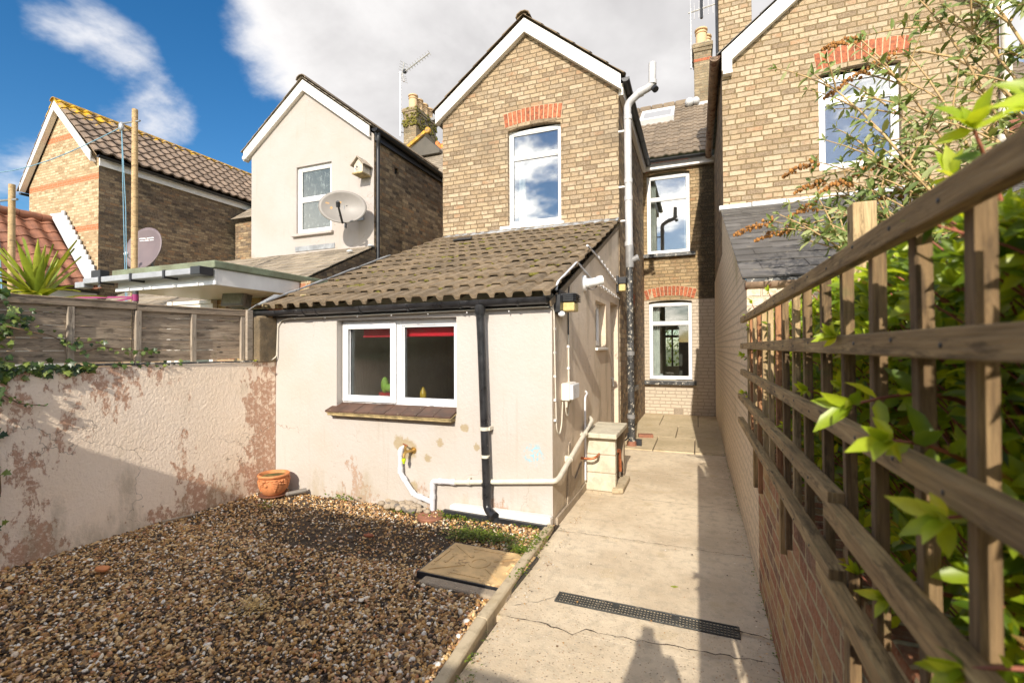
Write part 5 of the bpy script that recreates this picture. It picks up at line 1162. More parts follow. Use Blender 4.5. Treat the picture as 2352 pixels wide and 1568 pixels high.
m = MB(); m.tube([(-1.13, 4.98, 2.19), (-1.10, 4.98, 2.19)], [.088, .080], 24); m.tube([(-1.10, 4.98, 2.19), (-1.06, 4.98, 2.19)], .05, 18); m.build('base', 'upvc', SC, smooth=True)
m = MB(); m.tube([(-1.08, 4.98, 2.19), (-.985, 5.03, 2.21)], .045, 20); m.tube([(-1.0, 5.02, 2.213), (-.945, 5.05, 2.225)], [.049, .049], 20, cap=False); m.build('body', 'upvc', SC, smooth=True)
m = MB(); m.tube([(-.985, 5.03, 2.2102), (-.979, 5.033, 2.2112)], .036, 16); m.build('lens', 'black_plastic', SC, smooth=True)
m = MB(); m.pipe([(-1.09, 4.99, 2.13), (-1.04, 5.02, 2.12), (-1.0, 5.04, 2.16)], .007, 6); m.build('cable', 'pipe_grey', SC, smooth=True)
JB = thing('junction_box', 'white plastic electrical junction box on the extension side wall', 'junction box', (-1.13, 4.17, 1.1))
m = MB(); m.box(-1.128, -1.05, 4.04, 4.30, 1.03, 1.185); jb = m.build('box', 'upvc_warm', JB, bevel=.012)
m = MB(); m.box(-1.05, -1.02, 4.05, 4.29, 1.04, 1.175); m.build('lid', 'upvc', JB, bevel=.01)
m = MB(); m.tube([(-1.09, 4.08, 1.03), (-1.09, 4.08, .97)], [.018, .011], 10); m.tube([(-1.09, 4.25, 1.03), (-1.09, 4.25, .99)], .013, 10); m.build('gland', 'pipe_cream', JB, smooth=True)
TP = thing('garden_tap', 'brass garden tap with lime green hose connector on the front wall', 'tap', (-2.50, 3.78, .54))
m = MB(); m.tube([(-2.485, 3.785, .545), (-2.485, 3.775, .545)], .032, 16); m.tube([(-2.485, 3.78, .545), (-2.515, 3.70, .545), (-2.52, 3.675, .53), (-2.52, 3.672, .495)], [.014, .014, .015, .014], 12); m.tube([(-2.517, 3.692, .545), (-2.517, 3.692, .60)], .012, 10); m.build('tap_body', 'brass', TP, smooth=True)
m = MB(); m.tube([(-2.55, 3.705, .615), (-2.485, 3.68, .605)], .006, 8); m.tube([(-2.517, 3.692, .60), (-2.517, 3.692, .615)], .007, 8); m.build('handle', 'copper', TP, smooth=True)
m = MB(); m.lathe([(.015, 0), (.019, -.004), (.019, -.028), (.013, -.032), (.011, -.05), (.0, -.05)], (-2.52, 3.672, .492), 14); m.build('hose_connector', 'lime_plastic', TP, smooth=True)
CP = thing('potted_cactus', 'green cactus in a red pot inside the kitchen window', 'cactus', (-3.05, 4.0, .94))
m = MB(); m.lathe([(.0, 0), (.075, 0), (.09, .10), (.085, .10), (0, .09)], (-3.0, 4.08, .945), 16); m.build('pot', 'pot_red', CP, smooth=True)
m = MB(); m.lathe([(.08, 0), (.085, .012), (0, .012)], (-3.0, 4.08, .938), 16); m.build('saucer', 'upvc', CP)
m = MB(); m.ball((-3.03, 4.08, 1.12), .042, (1, 1, 2.0), 8); m.ball((-2.97, 4.08, 1.09), .05, (1.2, 1, .9), 8); m.ball((-2.93, 4.08, 1.13), .03, (1, 1, 1.1), 8); m.build('cactus', 'cactus_green', CP, smooth='all')
m = MB(); m.lathe([(0, 0), (.032, 0), (.034, .10), (.028, .13), (.014, .15), (.014, .17), (0, .17)], (-2.55, 4.05, .942), 14); tag(m.build('bottle', 'bottle_yellow', smooth=True), 'yellow bottle standing inside the right kitchen window pane', 'bottle')
m = MB(); m.lathe([(0, 0), (.04, 0), (.043, .09), (0, .09)], (-.78, 11.32, .80), 14); tag(m.build('cup', 'upvc', smooth=True), 'white cup on the sill inside the lower rear window', 'cup')

# ================================================================ dishes, bird box, aerials
def dish(label, c, dirv, rx, rz, mat, arm=True):
    c = Vector(c); f = Vector(dirv).normalized(); sx = f.cross(Vector((0, 0, 1))).normalized(); up = sx.cross(f)
    T_ = thing('satellite_dish', label, 'satellite dish', c, 'satellite dishes')
    m = MB(); n, q = 40, 8; i0 = m.pts([c-f*.07]); rings = []
    for k in range(1, q+1):
        t = k/q; rings.append(m.pts([c + sx*(rx*t*math.cos(6.2832*j/n)) + up*(rz*t*math.sin(6.2832*j/n)) + f*(.07*(t*t-1)) for j in range(n)]))
    for j in range(n): m.face([i0, rings[0]+j, rings[0]+(j+1) % n])
    for a, b in zip(rings, rings[1:]):
        for j in range(n): m.face([a+j, b+j, b+(j+1) % n, a+(j+1) % n])
    o = m.build('reflector', mat, T_, smooth='all'); sm = o.modifiers.new('thickness', 'SOLIDIFY'); sm.thickness = .012
    m = MB()
    m.tube([c-f*.08-up*rz*.1, c-f*.30, c-f*.30-up*.3], .025, 10); m.box(*sum(([v-.05, v+.05] for v in (c-f*.12)), [])); m.build('mount', 'steel_grey', T_, smooth=True)
    if arm:
        m = MB(); p0 = c-up*rz*.98+f*.0; p1 = c+f*.42-up*.10-up*rz*.1; m.tube([p0, p0+f*.06+up*.02, p1], [.022, .022, .018], 8); m.tube([p1-f*.02-up*.03, p1+f*.02+up*.05], .035, 12); m.tube([p1+up*.04+f*.02, p1+up*.05-f*.06], .032, 12); m.build('receiver_arm', 'black_plastic', T_, smooth=True)
    return T_, c, f, sx, up
T_, c, f, sx, up = dish('grey satellite dish with rust coloured stain on the cream rendered house', (-6.06, 6.90, 4.11), (.50, -.84, .08), .43, .31, 'dish_grey')
m = MB(); n = 22; P_ = []
for j in range(n):
    a_ = 6.2832*j/n; t = .44+.06*math.sin(3*a_)+.05*math.sin(5*a_+1); xx, zz = .42+t*math.cos(a_)*.95, .18+t*math.sin(a_)*.9; rr = min(.93, math.hypot(xx, zz)); q_ = math.hypot(xx, zz); xx, zz = xx/q_*rr if q_ else 0, zz/q_*rr if q_ else 0
    P_.append(c+sx*(xx*.43)+up*(zz*.31)+f*(.07*(rr*rr-1)+.009))
ctr = c+sx*(.42*.43)+up*(.18*.31)+f*(.07*(.21-1)+.009)
for a_, b_ in zip(P_, P_[1:]+P_[:1]): m.poly([ctr, a_, b_])
m.build('rust_stain', 'dish_rust', T_)
m = MB()
for (xx, zz) in ((-.12, .12), (.22, .1), (.13, -.45)): m.ball(c+sx*(xx*.5)+up*(zz*.36)+f*(.07*(xx*xx+zz*zz-1)+.012), .012, (1, 1, 1), 5)
m.build('bolt', 'black_plastic', T_, smooth=True)
m = MB(); m.tube([(-6.06, 7.05, 4.1), (-6.06, 7.4, 4.1)], .03, 10); m.box(-6.14, -5.98, 7.37, 7.4, 3.98, 4.22); m.build('wall_bracket', 'steel_grey', T_, smooth=True)
T2, c, f, sx, up = dish('mauve satellite dish behind the tall wooden clothes pole', (-11.95, 7.0, 3.84), (.10, -.97, .2), .56, .52, 'dish_mauve', arm=False)
m = MB(); m.tube([(-11.95, 7.2, 3.7), (-11.95, 7.2, 2.2)], .035, 10); m.build('mast', 'steel_grey', T2, smooth=True)
m = MB(); m.tube([c+f*.02-up*.5, c+f*.30-up*.30], .015, 8); m.ball(c+f*.32-up*.27, .05); m.build('receiver_arm', 'lead_white', T2, smooth=True)
m = MB()
for z_, xs_ in ((.27, ((-.22, .02), (.04, .24))), (.22, ((-.22, -.08), (-.06, .08), (.10, .22)))):
    for a_, b_ in xs_:
        g = lambda q: c+sx*q+up*z_+f*(.07*((q/.56)**2+(z_/.52)**2-1)+.010)
        m.beam(g(a_), g(b_), .005, .022, up=tuple(up))
m.build('lettering', 'upvc', T2)
BB = thing('bird_box', 'small white wooden bird box with pitched roof on the rendered gable', 'bird box', (-5.93, 7.3, 4.85))
x0, x1, y0, y1 = -6.03, -5.83, 7.17, 7.39
m = MB(); m.prism([(x0, y0, 4.82), (x1, y0, 4.82), (x1, y0, 4.97), ((x0+x1)/2, y0, 5.09), (x0, y0, 4.97)], (0, y1-y0, 0)); m.build('box', 'birdbox_wood', BB, bevel=.004)
m = MB(); m.prism([(x0-.05, y0-.05, 4.95), ((x0+x1)/2, y0-.05, 5.105), ((x0+x1)/2, y0-.05, 5.125), (x0-.06, y0-.05, 4.965)], (0, .28, 0)); m.prism([(x1+.05, y0-.05, 4.95), (x1+.06, y0-.05, 4.965), ((x0+x1)/2+.001, y0-.05, 5.125), ((x0+x1)/2+.001, y0-.05, 5.105)], (0, .28, 0)); m.build('roof', 'wood_grey', BB)
m = MB(); m.box(x0-.02, x1+.02, y0-.04, y1, 4.79, 4.82); m.build('floor', 'sill_edge', BB, bevel=.004)
m = MB(); m.tube([(-5.96, y0-.002, 4.93), (-5.96, y0-.008, 4.93)], .018, 12); m.tube([(-5.96, y0-.01, 4.88), (-5.96, y0-.05, 4.88)], .006, 6); m.build('entrance_hole', 'black_plastic', BB)
def aerial(label, foot, h, tip, n, back=True, rodh=.16, vert=False, bracket=None):
    foot = Vector(foot); top = foot+Vector((0, 0, h)); A = thing('television_aerial', label, 'aerial', foot, 'television aerials')
    m = MB(); m.tube([foot, top], .024, 8); m.build('mast', 'aluminium', A, smooth=True)
    m = MB(); a0 = top-Vector((0, 0, .10)); tip = Vector(tip); d = (tip-a0).normalized(); m.tube([a0-d*.06, tip], .024, 8); m.build('boom', 'aluminium', A, smooth=True)
    sx = d.cross(Vector((0, 0, 1))).normalized(); rd = Vector((0, 0, 1)) if vert else (sx*.75+Vector((0, 0, .65))).normalized()
    m = MB()
    for k in range(n): p = a0.lerp(tip, .14+.86*k/(n-1)); m.tube([p-rd*rodh, p+rd*rodh], .010, 6)
    m.build('director_rods', 'aluminium', A)
    m = MB()
    if back:
        for s_ in (-1, 1):
            u = (Vector((0, 0, s_))-d*.25*(-1)).normalized(); b0 = a0+d*.12; b1 = b0+Vector((0, 0, s_))*.34-d*(-.12)
            m.tube([b0, b1], .03, 6)
            for k in range(4): p = b0.lerp(b1, .25+.25*k); m.tube([p-sx*.16, p+sx*.16], .007, 5)
    else: m.tube([a0+d*.0-rd*.25, a0+d*.0+rd*.55], .014, 6)
    m.build('reflector', 'aluminium', A)
    m = MB(); p = a0+d*.30; m.box(*sum(([v-.05, v+.05] for v in p), [])) if not vert else m.tube([p-rd*.28, p+rd*.28], .04, 8)
    if bracket:
        for z_ in bracket[1]: m.tube([(foot.x, foot.y, z_), (bracket[0], foot.y+.1, z_)], .016, 6)
    m.build('dipole', 'black_plastic', A)
aerial('television aerial with long arm beside the mossy chimney with four pots', (-9.98, 14.35, 9.2), 2.35, (-8.30, 13.6, 11.42), 11, True, .085, bracket=(-9.85, (9.35, 9.65)))
aerial('television aerial with upright rods beside the single cream chimney pot', (-.10, 14.5, 9.55), 1.75, (.62, 14.35, 11.18), 6, False, .24, vert=True, bracket=(.0, (9.75, 9.95)))

# ================================================================ clothes poles and lines
PG = 'wooden clothes poles'
def cpole(label, x, y, z, r):
    A = thing('clothes_pole', label, 'pole', (x, y, 0), PG)
    m = MB(); m.tube([(x, y, 0), (x+.01, y, z*.5), (x, y, z)], [r*1.12, r*1.05, r*.95], 14); m.build('pole', 'wood_pole', A, smooth=True)
    m = MB(); m.tube([(x-.25, y-.02, z-.17), (x+.12, y, z-.19)], .014, 6); m.ball((x-.27, y-.03, z-.22), .055, (.8, .6, 1.4), 7); m.build('pulley', 'steel_grey', A, smooth=True)
    return A
a1 = cpole('tall round wooden clothes pole with blue rope in front of the brick house', -7.72, 4.4, 5.05, .040); a2 = cpole('shorter pale clothes pole at the left edge behind the yucca', -7.55, 3.0, 3.46, .033)
m = MB(); p0, p1 = Vector((-7.98, 4.37, 4.82)), Vector((-12.5, 3.4, 4.75)); m.tube([p0.lerp(p1, t/14)-Vector((0, 0, .5*math.sin(math.pi*t/14))) for t in range(15)], .007, 5); m.tube([p0, (-7.85, 4.36, 3.6), (-7.76, 4.34, 2.0)], .006, 5); m.tube([p0, (-7.90, 4.36, 3.5), (-7.77, 4.33, 2.0)], .006, 5); m.build('rope', 'rope_blue', a1)
m = MB(); p0 = Vector((-7.81, 2.97, 3.24)); m.tube([p0, (-12, 2.0, 3.3)], .008, 5); m.tube([p0, (-7.60, 2.95, 2.0)], .009, 5); m.build('rope', 'rope_blue', a2)
WP = thing('washing_line_post', 'dark green post with a pink band stretched behind the fence', 'post', (-5.9, 3.35, 0))
m = MB(); m.tube([(-5.62, 3.22, 0), (-5.62, 3.22, 2.13)], .027, 12); m.build('post', 'black_worn', WP, smooth=True)
m = MB(); m.beam((-5.62, 3.19, 2.06), (-6.6, 2.6, 2.03), .004, .018); m.beam((-5.62, 3.19, 2.05), (-5.9, 2.9, 1.94), .004, .018); m.tube([(-5.62, 3.22, 2.02), (-5.62, 3.22, 2.09)], .03, 12); m.build('band', 'band_pink', WP)
FP = thing('floodlight', 'grey floodlight with glass front under the porch roof', 'floodlight', (-5.245, 4.1, 2.12))
m = MB(); dv = Matrix.Translation((-5.245, 4.15, 2.12)) @ Matrix.Rotation(R(12), 4, 'Z') @ Matrix.Rotation(R(-12), 4, 'X'); m.M = dv
m.prism([(-.15, -.10, -.12), (.15, -.10, -.12), (.15, -.10, .12), (-.15, -.10, .12)], (0, .05, 0)); m.prism([(-.11, -.05, -.10), (.11, -.05, -.10), (.11, -.05, .10), (-.11, -.05, .10)], (0, .14, 0))
for k in range(5): m.box(-.12, .12, -.03+k*.025, -.022+k*.025, -.11, .11)
m.build('housing', 'grey_plastic', FP, bevel=.008)
m = MB(); m.M = dv; m.box(-.125, .125, -.106, -.098, -.095, .095); m.build('glass', 'lens_glass', FP)
m = MB(); m.M = dv; m.tube([(0, .1, -.12), (.05, .3, -.12)], .02, 8); m.box(-.05, .2, .26, .30, -.18, -.06); m.build('bracket', 'black_plastic', FP)

# ================================================================ plants
def shoot_leaves(path, n, l0, acc, spread=.75, start=.15, tipn=4, tip=None, opp=True, tipl=.7):
    """pairs of leaves along a path of points; acc = (P, D, U, L)"""
    P_ = [Vector(p) for p in path]; m_ = len(P_)-1; ph = random.uniform(0, 6.28)
    for k in range(n):
        t = (start+(1-start)*k/max(1, n-1))*m_; i = min(int(t), m_-1); p = P_[i].lerp(P_[i+1], t-i); T_ = (P_[i+1]-P_[i]).normalized()
        a = T_.orthogonal().normalized(); b = T_.cross(a); ph += 1.57+random.uniform(-.3, .3)
        for s_ in ((0, math.pi) if opp else (0,)):
            o = a*math.cos(ph+s_)+b*math.sin(ph+s_); d = (T_*(1-spread+random.uniform(-.15, .25))+o*spread).normalized(); d.z -= .12
            u = SUN*1.1 + T_*.35 + Vector((random.gauss(0, .45), random.gauss(0, .45), random.gauss(0, .35))); l = l0*random.uniform(.6, 1.2)*(1-.35*k/max(1, n-1))
            acc[0].append(p); acc[1].append(d); acc[2].append(u); acc[3].append(l)
    if tipn:
        T_ = (P_[-1]-P_[-2]).normalized(); a = T_.orthogonal().normalized(); b = T_.cross(a); tacc = tip or acc
        for k in range(tipn):
            an = 6.28*k/tipn+random.uniform(-.4, .4); d = (T_*1.0+(a*math.cos(an)+b*math.sin(an))*random.uniform(.25, .7)).normalized()
            tacc[0].append(P_[-1]); tacc[1].append(d); tacc[2].append((a*math.cos(an+3.14)+b*math.sin(an+3.14))*.6+T_*.3+SUN*.8); tacc[3].append(l0*tipl*random.uniform(.5, 1.1))
def bez(p0, p1, p2, n=6): return [Vector(p0)*(1-t/n)**2+Vector(p1)*2*(t/n)*(1-t/n)+Vector(p2)*(t/n)**2 for t in range(n+1)]
def mk(name, acc, wr, mat, par): L_ = np.array(acc[3]); return leaves(name, acc[0], acc[1], acc[2], L_, L_*wr, mat, par)
def shrub(label, c, rx, ry, zt, nsh, l0, sprigs=()):
    S_ = thing('hedge_shrub', label, 'shrub', c, 'bright green hedge shrubs behind the trellis'); acc = ([], [], [], []); tip = ([], [], [], []); st = MB(); c = Vector(c)
    cl = []
    for k in range(nsh//13):
        an = random.uniform(0, 6.28); q = math.sqrt(random.random()); cl.append((c.x+rx*q*math.cos(an) if random.random() < .4 else random.uniform(.40, .58), c.y+ry*q*math.sin(an), zt-.03-.04*random.random() if random.random() < .42 else random.uniform(c.z+.35, zt)))
    for k in range(nsh):
        q = cl[k % len(cl)]; x = q[0]+random.gauss(0, .055); y = q[1]+random.gauss(0, .055); z1 = min(zt+.05, q[2]+random.gauss(0, .045))
        x = max(.40 if random.random() < .8 else .355, x)
        b0 = Vector((c.x+(x-c.x)*.55+random.gauss(0, .04), c.y+(y-c.y)*.7+random.gauss(0, .05), max(c.z, z1-random.uniform(.28, .5))))
        out = Vector((x-c.x-.1, (y-c.y)*.4, 0)); p2 = Vector((x, y, z1)); pm = b0.lerp(p2, .5)+Vector((0, 0, .06)); p2 = p2 + out.normalized()*random.uniform(-.02, .05) if out.length > .05 else p2
        path = bez(b0, pm, p2, 5); st.tube(path, [.0028, .0026, .0024, .0022, .002, .0016], 5, cap=False); shoot_leaves(path, random.randint(5, 7), l0, acc, tip=tip if z1 > zt-.15 and random.random() < .6 else None)
    for k in range(9):
        a_ = random.uniform(0, 6.28); st.tube(bez(c+Vector((random.gauss(0, .08), random.gauss(0, .15), -.5)), c+Vector((math.cos(a_)*.1, math.sin(a_)*.2, .1)), c+Vector((math.cos(a_)*rx*.7, math.sin(a_)*ry*.7, .6*(zt-c.z))), 5), [.012, .011, .010, .008, .006, .004], 6)
    for (p0, p1, p2, n, l) in sprigs: path = bez(p0, p1, p2, 6); st.tube(path, [.0045, .0042, .004, .0035, .003, .0025, .002], 6); shoot_leaves(path, n, l, acc, spread=.8, start=.35, tip=tip, tipn=6, tipl=.95)
    mk('foliage', acc, rng.uniform(.34, .56, len(acc[3])), 'leaf_hedge', S_); mk('young_leaves', tip, .42, 'leaf_tip', S_); st.build('stem', 'twig_red', S_, smooth='all')
shrub('nearest hedge shrub, its big leaves pushing through the trellis at the right edge', (.86, .78, .6), .50, .52, 1.69, 800, .078, sprigs=(
    ((.42, 1.0, 1.40), (.36, .98, 1.44), (.235, .92, 1.405), 5, .075), ((.40, .90, 1.30), (.34, .86, 1.36), (.25, .80, 1.37), 5, .07), ((.42, .76, 1.28), (.36, .74, 1.31), (.27, .70, 1.30), 4, .06),
    ((.45, .66, 1.15), (.36, .68, 1.17), (.27, .66, 1.15), 4, .05), ((.42, 1.22, 1.42), (.36, 1.22, 1.50), (.27, 1.16, 1.52), 3, .055), ((.46, .95, 1.62), (.42, .92, 1.74), (.36, .84, 1.80), 4, .075), ((.50, .80, 1.60), (.45, .76, 1.74), (.38, .70, 1.765), 4, .075), ((.42, .98, 1.08), (.36, .96, 1.12), (.285, .93, 1.10), 3, .05), ((.40, .62, 1.02), (.35, .62, 1.08), (.29, .61, 1.06), 4, .05), ((.46, 1.1, 1.6), (.44, 1.06, 1.72), (.40, 1.0, 1.78), 3, .055)))
shrub('middle hedge shrub behind the trellis below the square post', (.90, 1.85, .55), .52, .68, 1.645, 1250, .072, sprigs=(((.42, 1.6, 1.30), (.36, 1.58, 1.36), (.28, 1.5, 1.38), 3, .05), ((.50, 1.75, 1.55), (.45, 1.72, 1.68), (.41, 1.68, 1.75), 3, .05)))
shrub('farthest hedge shrub, its tips over the trellis end beside the slate roof', (.80, 3.0, .55), .46, .66, 1.65, 1500, .066, sprigs=(((.42, 3.35, 1.5), (.38, 3.38, 1.65), (.33, 3.4, 1.78), 5, .055), ((.45, 2.9, 1.55), (.40, 2.88, 1.70), (.35, 2.8, 1.79), 4, .05), ((.42, 3.6, 1.45), (.37, 3.62, 1.6), (.33, 3.6, 1.70), 5, .05), ((.40, 3.45, 1.1), (.34, 3.44, 1.16), (.28, 3.4, 1.2), 5, .045), ((.40, 3.4, 1.38), (.34, 3.42, 1.40), (.28, 3.4, 1.44), 5, .045)))
# buddleia: long arching canes with dry flower spikes
def buddleia():
    S_ = thing('buddleia_shrub', 'arching buddleia bush with grey green leaves and dry brown flower spikes', 'shrub', (1.9, 2.6, .5)); acc = ([], [], [], []); st = MB(); fl = []
    ends = [((1.0, 3.0, 3.42), 1), ((1.12, 2.95, 3.55), 0), ((.62, 3.05, 3.02), 0), ((.83, 3.0, 3.13), 1), ((1.35, 2.9, 3.3), 0), ((.80, 3.1, 2.62), 0), ((.88, 3.0, 2.82), 0), ((.93, 3.0, 2.45), 1), ((.64, 3.1, 2.30), 1), ((.70, 3.2, 2.45), 1), ((.78, 3.0, 2.38), 1), ((.52, 3.1, 2.18), 1), ((.42, 3.1, 2.23), 1), ((.58, 3.0, 2.08), 0), ((.74, 3.1, 2.14), 0), ((.9, 3.1, 2.2), 0), ((1.3, 3.0, 2.9), 0), ((1.5, 2.8, 3.1), 1), ((1.62, 2.7, 2.85), 0), ((1.2, 2.9, 2.6), 0), ((1.05, 3.0, 2.3), 1), ((1.75, 2.6, 3.3), 0), ((1.45, 2.9, 2.5), 0), ((1.1, 3.1, 2.05), 0), ((.68, 2.7, 2.0), 0), ((1.15, 2.9, 3.15), 0), ((1.0, 2.9, 2.95), 0), ((1.6, 2.9, 2.3), 1), ((1.9, 2.6, 2.7), 0), ((1.35, 2.7, 2.2), 0), ((.66, 3.2, 2.58), 1)]
    for (e, f_) in ends:
        e = Vector(e); b0 = Vector((1.75+random.gauss(0, .16), 2.55+random.gauss(0, .2), 1.0)); mid = b0.lerp(e, .55)+Vector((.10, 0, .32*(e.z-1.2)/2)); path = bez(b0, mid, e, 10)
        st.tube(path, [.012-.0009*k for k in range(11)], 6); shoot_leaves(path, 12, .10, acc, spread=.8, start=.35, tipn=4)
        for q in range(12):
            k = random.randint(3, 9); p = path[k]; T_ = (path[k+1]-path[k]).normalized(); o = Vector((random.gauss(0, 1), random.gauss(0, .7), random.gauss(.3, .5))).normalized(); p2 = p+(T_*.6+o*.8)*random.uniform(.12, .34); sp2 = bez(p, p.lerp(p2, .5)+Vector((0, 0, .03)), p2, 4)
            st.tube(sp2, [.005, .0045, .004, .003, .002], 5, cap=False); shoot_leaves(sp2, 5, .082, acc, spread=.8, start=.3, tipn=3)
        if f_:
            T_ = (path[-1]-path[-2]).normalized(); T_.z = T_.z*.35-.12; fl.append((path[-1], T_.normalized(), random.uniform(.14, .24)))
    fl.append((Vector((.98, 3.0, 3.02)), Vector((-.8, .1, -.25)).normalized(), .34))
    fl.append((Vector((1.08, 3.0, 3.4)), Vector((-.2, .1, .6)).normalized(), .2))
    st.tube(bez((1.75, 2.55, 1.0), (1.5, 2.9, 3.0), (.98, 3.0, 3.02), 10), .006, 6)
    st.tube([(1.75, 2.55, 0), (1.75, 2.55, 1.05)], [.06, .045], 10)
    L_ = np.array(acc[3]); leaves('foliage', acc[0], acc[1], acc[2], L_, L_*.36, 'leaf_buddleia', S_); st.build('stem', 'twig_tan', S_, smooth='all')
    for (p, d, l) in fl:
        m = MB(); a = d.orthogonal().normalized(); b = d.cross(a); nb = int(l/.0042)
        for k in range(nb):
            t = k/nb; an = random.uniform(0, 6.28); r = .030*(1-t*.75)*random.uniform(.4, 1.15); q = p+d*(l*t)+(a*math.cos(an)+b*math.sin(an))*r+Vector((0, 0, -.05*t*t)); m.ball(q, random.uniform(.005, .009), (1, 1, 1.4), 4)
        m.tube([p, p+d*l*.5-Vector((0, 0, .012)), p+d*l-Vector((0, 0, .05))], .002, 5); m.build('flower_head', 'flower_dry', S_)
buddleia()
# ivy on the left wall and fence
IV_T = np.array([(0, 0, 0), (.05, -.48, .02), (.35, -.30, .0), (.45, -.58, -.03), (.62, -.24, 0), (1, 0, -.08), (.62, .24, 0), (.45, .58, -.03), (.35, .30, 0), (.05, .48, .02), (.4, 0, .06)])
IV_F = np.array([(10, k, k+1) for k in range(9)]+[(10, 9, 0)])
def ivy():
    S_ = thing('ivy', 'green ivy trailing over the left end of the wall and fence', 'ivy', (-4.4, 1.8, 1.35)); P_, D_, U_, L_ = [], [], [], []; st = MB()
    def put(x, y, z, l): P_.append((x, y, z)); D_.append((.25+random.gauss(0, .25), random.gauss(0, .6), -.5+random.gauss(0, .45))); U_.append((1, -.5+random.gauss(0, .3), .45+random.gauss(0, .3))); L_.append(l*random.uniform(.6, 1.25))
    wx = lambda y: -4.42+(y-1.6)*.095
    def trail(pts, n, s_=.02, l=.05):
        for k in range(n): t = random.random()*(len(pts)-1); i = int(t); p = Vector(pts[i]).lerp(Vector(pts[i+1]), t-i); put(p.x+random.uniform(0, .03), p.y+random.gauss(0, s_), p.z+random.gauss(0, s_), l)
        st.tube(pts, .004, 5)
    trail([(wx(y)+.0, y, 1.37) for y in (1.35, 1.6, 1.8, 2.0, 2.2)], 170, .022, .05); trail([(wx(y)-.02, y, 1.375) for y in (2.1, 2.4, 2.6, 2.9)], 26, .012, .042)
    for k in range(260): y = random.uniform(1.25, 1.74); put(wx(y)+random.uniform(.0, .07), y, random.uniform(1.33, 1.97)-abs(y-1.5)*.2, .055)
    for k in range(60): y = random.uniform(1.4, 1.72); put(wx(y)+.03+random.uniform(.0, .05), y, random.uniform(1.1, 1.36), .055)
    trail([(-4.33, 1.7, 1.66), (-4.36, 1.95, 1.60), (-4.355, 2.06, 1.54), (-4.36, 2.2, 1.56), (-4.36, 2.25, 1.55)], 26, .018, .042)
    trail([(-4.35, 2.12, 1.47), (-4.36, 2.25, 1.52), (-4.35, 2.5, 1.49), (-4.345, 2.68, 1.50)], 24, .012, .04); trail([(-4.37, 1.72, 1.75), (-4.37, 1.86, 1.71)], 26, .03, .045)
    trail([(-4.37, 1.70, 1.20), (-4.36, 1.78, 1.13), (-4.35, 1.92, 1.10)], 14, .008, .022); trail([(-4.39, 1.68, 1.0), (-4.38, 1.7, .55), (-4.38, 1.66, .3)], 12, .02, .05)
    L_ = np.array(L_); leaves('foliage', P_, D_, U_, L_, L_*.85, 'leaf_ivy', S_, IV_T, IV_F); st.build('stem', 'bark', S_, smooth='all')
ivy()
def seedling():
    P_ = [(-4.19, 3.50, 1.37)]*6; D_ = [(math.cos(k), math.sin(k)*.8, .8) for k in range(6)]; L_ = np.full(6, .035)
    tag(leaves('weed_seedling', P_, D_, [(0, 0, 1)]*6, L_, L_*.6, 'leaf_tip'), 'tiny bright green seedling on the wall top by the pier', 'weed')
seedling()
# yucca
S_ = thing('yucca_plant', 'spiky yellow green yucca rising above the left end of the fence', 'yucca', (-4.95, 2.12, .6)); V_, F_, i = [], [], 0
for k in range(64):
    an = random.uniform(0, 6.28); el = random.uniform(-.15, 1.45); L_ = random.uniform(.36, .62)*(1.0 if el < 1.1 else .85); d = Vector((math.cos(an)*math.cos(el), math.sin(an)*math.cos(el), math.sin(el))); s_ = d.cross(Vector((0, 0, 1))).normalized(); n_ = s_.cross(d); p = Vector((-4.95, 2.12, 1.86+.10*random.random()))
    for q in range(6):
        t = q/5; w_ = .026*min(1, .5+2*t)*(1-max(0, (t-.55)/.45)**1.3)+.0008; c_ = p+d*(L_*t)-Vector((0, 0, (.13 if el < .7 else .03)*t*t*L_/.5)); V_ += [c_-s_*w_+n_*.006, c_-n_*.004, c_+s_*w_+n_*.006]
    for q in range(5):
        for a_ in (0, 1): F_.append((i+q*3+a_, i+q*3+a_+1, i+q*3+a_+4, i+q*3+a_+3))
    i += 18
fast_mesh('foliage', [tuple(v) for v in V_], F_, 'leaf_yucca', S_)
m = MB(); m.tube([(-4.95, 2.12, .0), (-4.95, 2.12, 1.95)], [.05, .035], 10); m.build('trunk', 'bark', S_, smooth=True)
# plants seen through the house, in the front garden
P_, D_, L_ = [], [], []
for k in range(2600): P_.append((random.uniform(-3.0, 1.0), random.uniform(19.4, 20.4), random.uniform(0, 3.0))); D_.append((random.gauss(0, 1), random.gauss(0, 1), random.gauss(.3, 1))); L_.append(random.uniform(.08, .18))
L_ = np.array(L_); tag(leaves('front_hedge', P_, D_, [(0, -.5, 1)]*len(P_), L_, L_*.5, 'leaf_hedge'), 'leafy front garden hedge seen through the house windows', 'hedge')

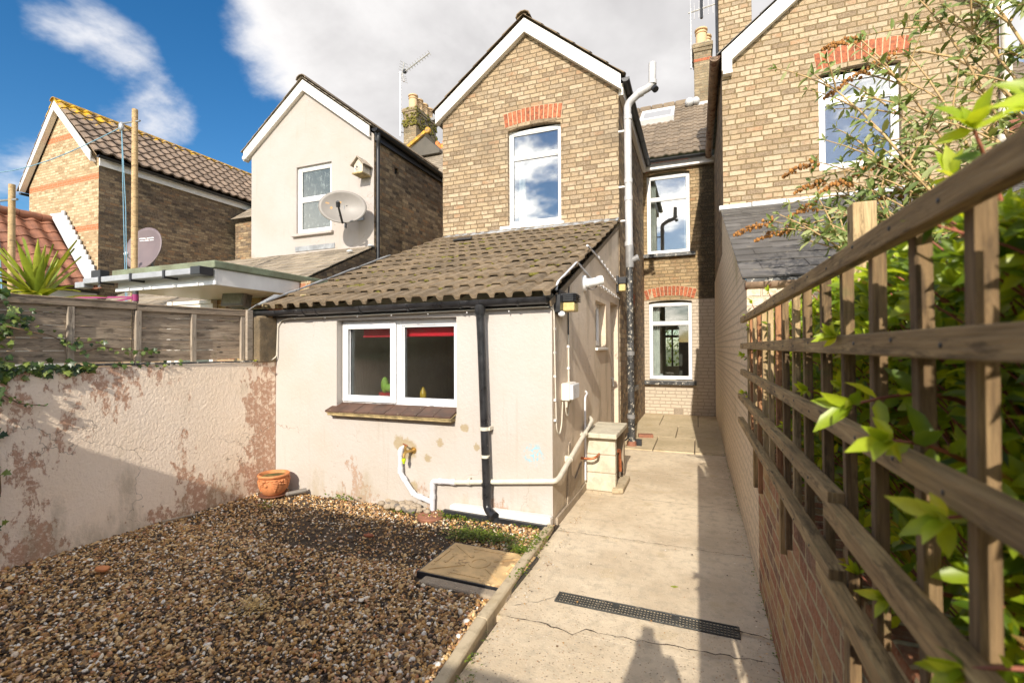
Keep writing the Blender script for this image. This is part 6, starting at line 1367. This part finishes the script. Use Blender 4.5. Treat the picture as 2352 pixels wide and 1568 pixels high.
# ================================================================ behind the camera: what throws the shade on the gravel
SH = thing('garden_shed', 'timber shed behind the viewer that shades the gravel', 'shed', (-3.2, -2, 0))
m = MB(); m.box(-6.5, -.88, -3.2, -1.02, 0, 2.44); m.build('wall', 'timber_shed', SH); m = MB(); m.box(-6.6, -.87, -3.3, -1.0, 2.441, 2.56); m.build('roof', 'felt', SH)
m = MB(); m.box(-.86, .3, -1.05, -1.0, 0, 1.73); tag(m.build('rear_fence', 'wood_fence'), 'low timber fence behind the viewer at the end of the path', 'fence')
PH = thing('person', 'person in dark jacket standing behind the viewer holding a camera up', 'person', (.03, -.32, 0))
def skin(name, V, E_, Rd, mat, root=0):
    me = bpy.data.meshes.new(name); off = WL[PH.name]; me.from_pydata([tuple(Vector(v)-off) for v in V], E_, []); o = bpy.data.objects.new(name, me); COL.objects.link(o); o.parent = PH; me.materials.append(MATS[mat])
    sk_ = o.modifiers.new('skin', 'SKIN')
    for d_, r_ in zip(me.skin_vertices[0].data, Rd): d_.radius = r_ if isinstance(r_, tuple) else (r_, r_)
    me.skin_vertices[0].data[root].use_root = True; o.modifiers.new('sub', 'SUBSURF').levels = 1; o.modifiers['sub'].render_levels = 1; return o
x, y = .03, -.34
V = [(x, y, .92), (x, y, 1.10), (x, y, 1.27), (x, y, 1.36), (x, y+.02, 1.44), (x, y+.03, 1.52), (x-.09, y, .86), (x-.10, y+.02, .48), (x-.10, y, .09), (x+.09, y, .86), (x+.10, y+.02, .48), (x+.10, y, .09), (x-.14, y, 1.24), (x-.20, y+.08, 1.08), (x-.08, y+.20, 1.40), (x+.14, y, 1.24), (x+.20, y+.08, 1.08), (x+.08, y+.20, 1.40), (x-.10, y+.12, .04), (x+.10, y+.12, .04), (x-.06, y+.23, 1.46), (x+.06, y+.23, 1.46)]
E_ = [(0, 1), (1, 2), (2, 3), (3, 4), (4, 5), (0, 6), (6, 7), (7, 8), (0, 9), (9, 10), (10, 11), (2, 12), (12, 13), (13, 14), (2, 15), (15, 16), (16, 17), (8, 18), (11, 19), (14, 20), (17, 21)]
skin('body', V, E_, [(.15, .10), (.14, .095), (.12, .10), .055, .07, .085, .085, .06, .045, .085, .06, .045, .055, .045, .035, .055, .045, .035, .035, .035, .028, .028], 'black_fabric')
m = MB(); m.ball((x, y+.02, 1.52), .085, (.9, 1.05, 1.0), 10); m.build('hair', 'bark', PH, smooth='all')
m = MB(); m.box(-.055, .065, -.20, -.13, 1.455, 1.53); m.tube([(.005, -.13, 1.495), (.005, -.10, 1.495)], .036, 14); m.box(-.025, .035, -.19, -.14, 1.53, 1.60); tag(m.build('camera', 'black_plastic', bevel=.006), 'black camera with flash held by the person behind the viewer', 'camera')
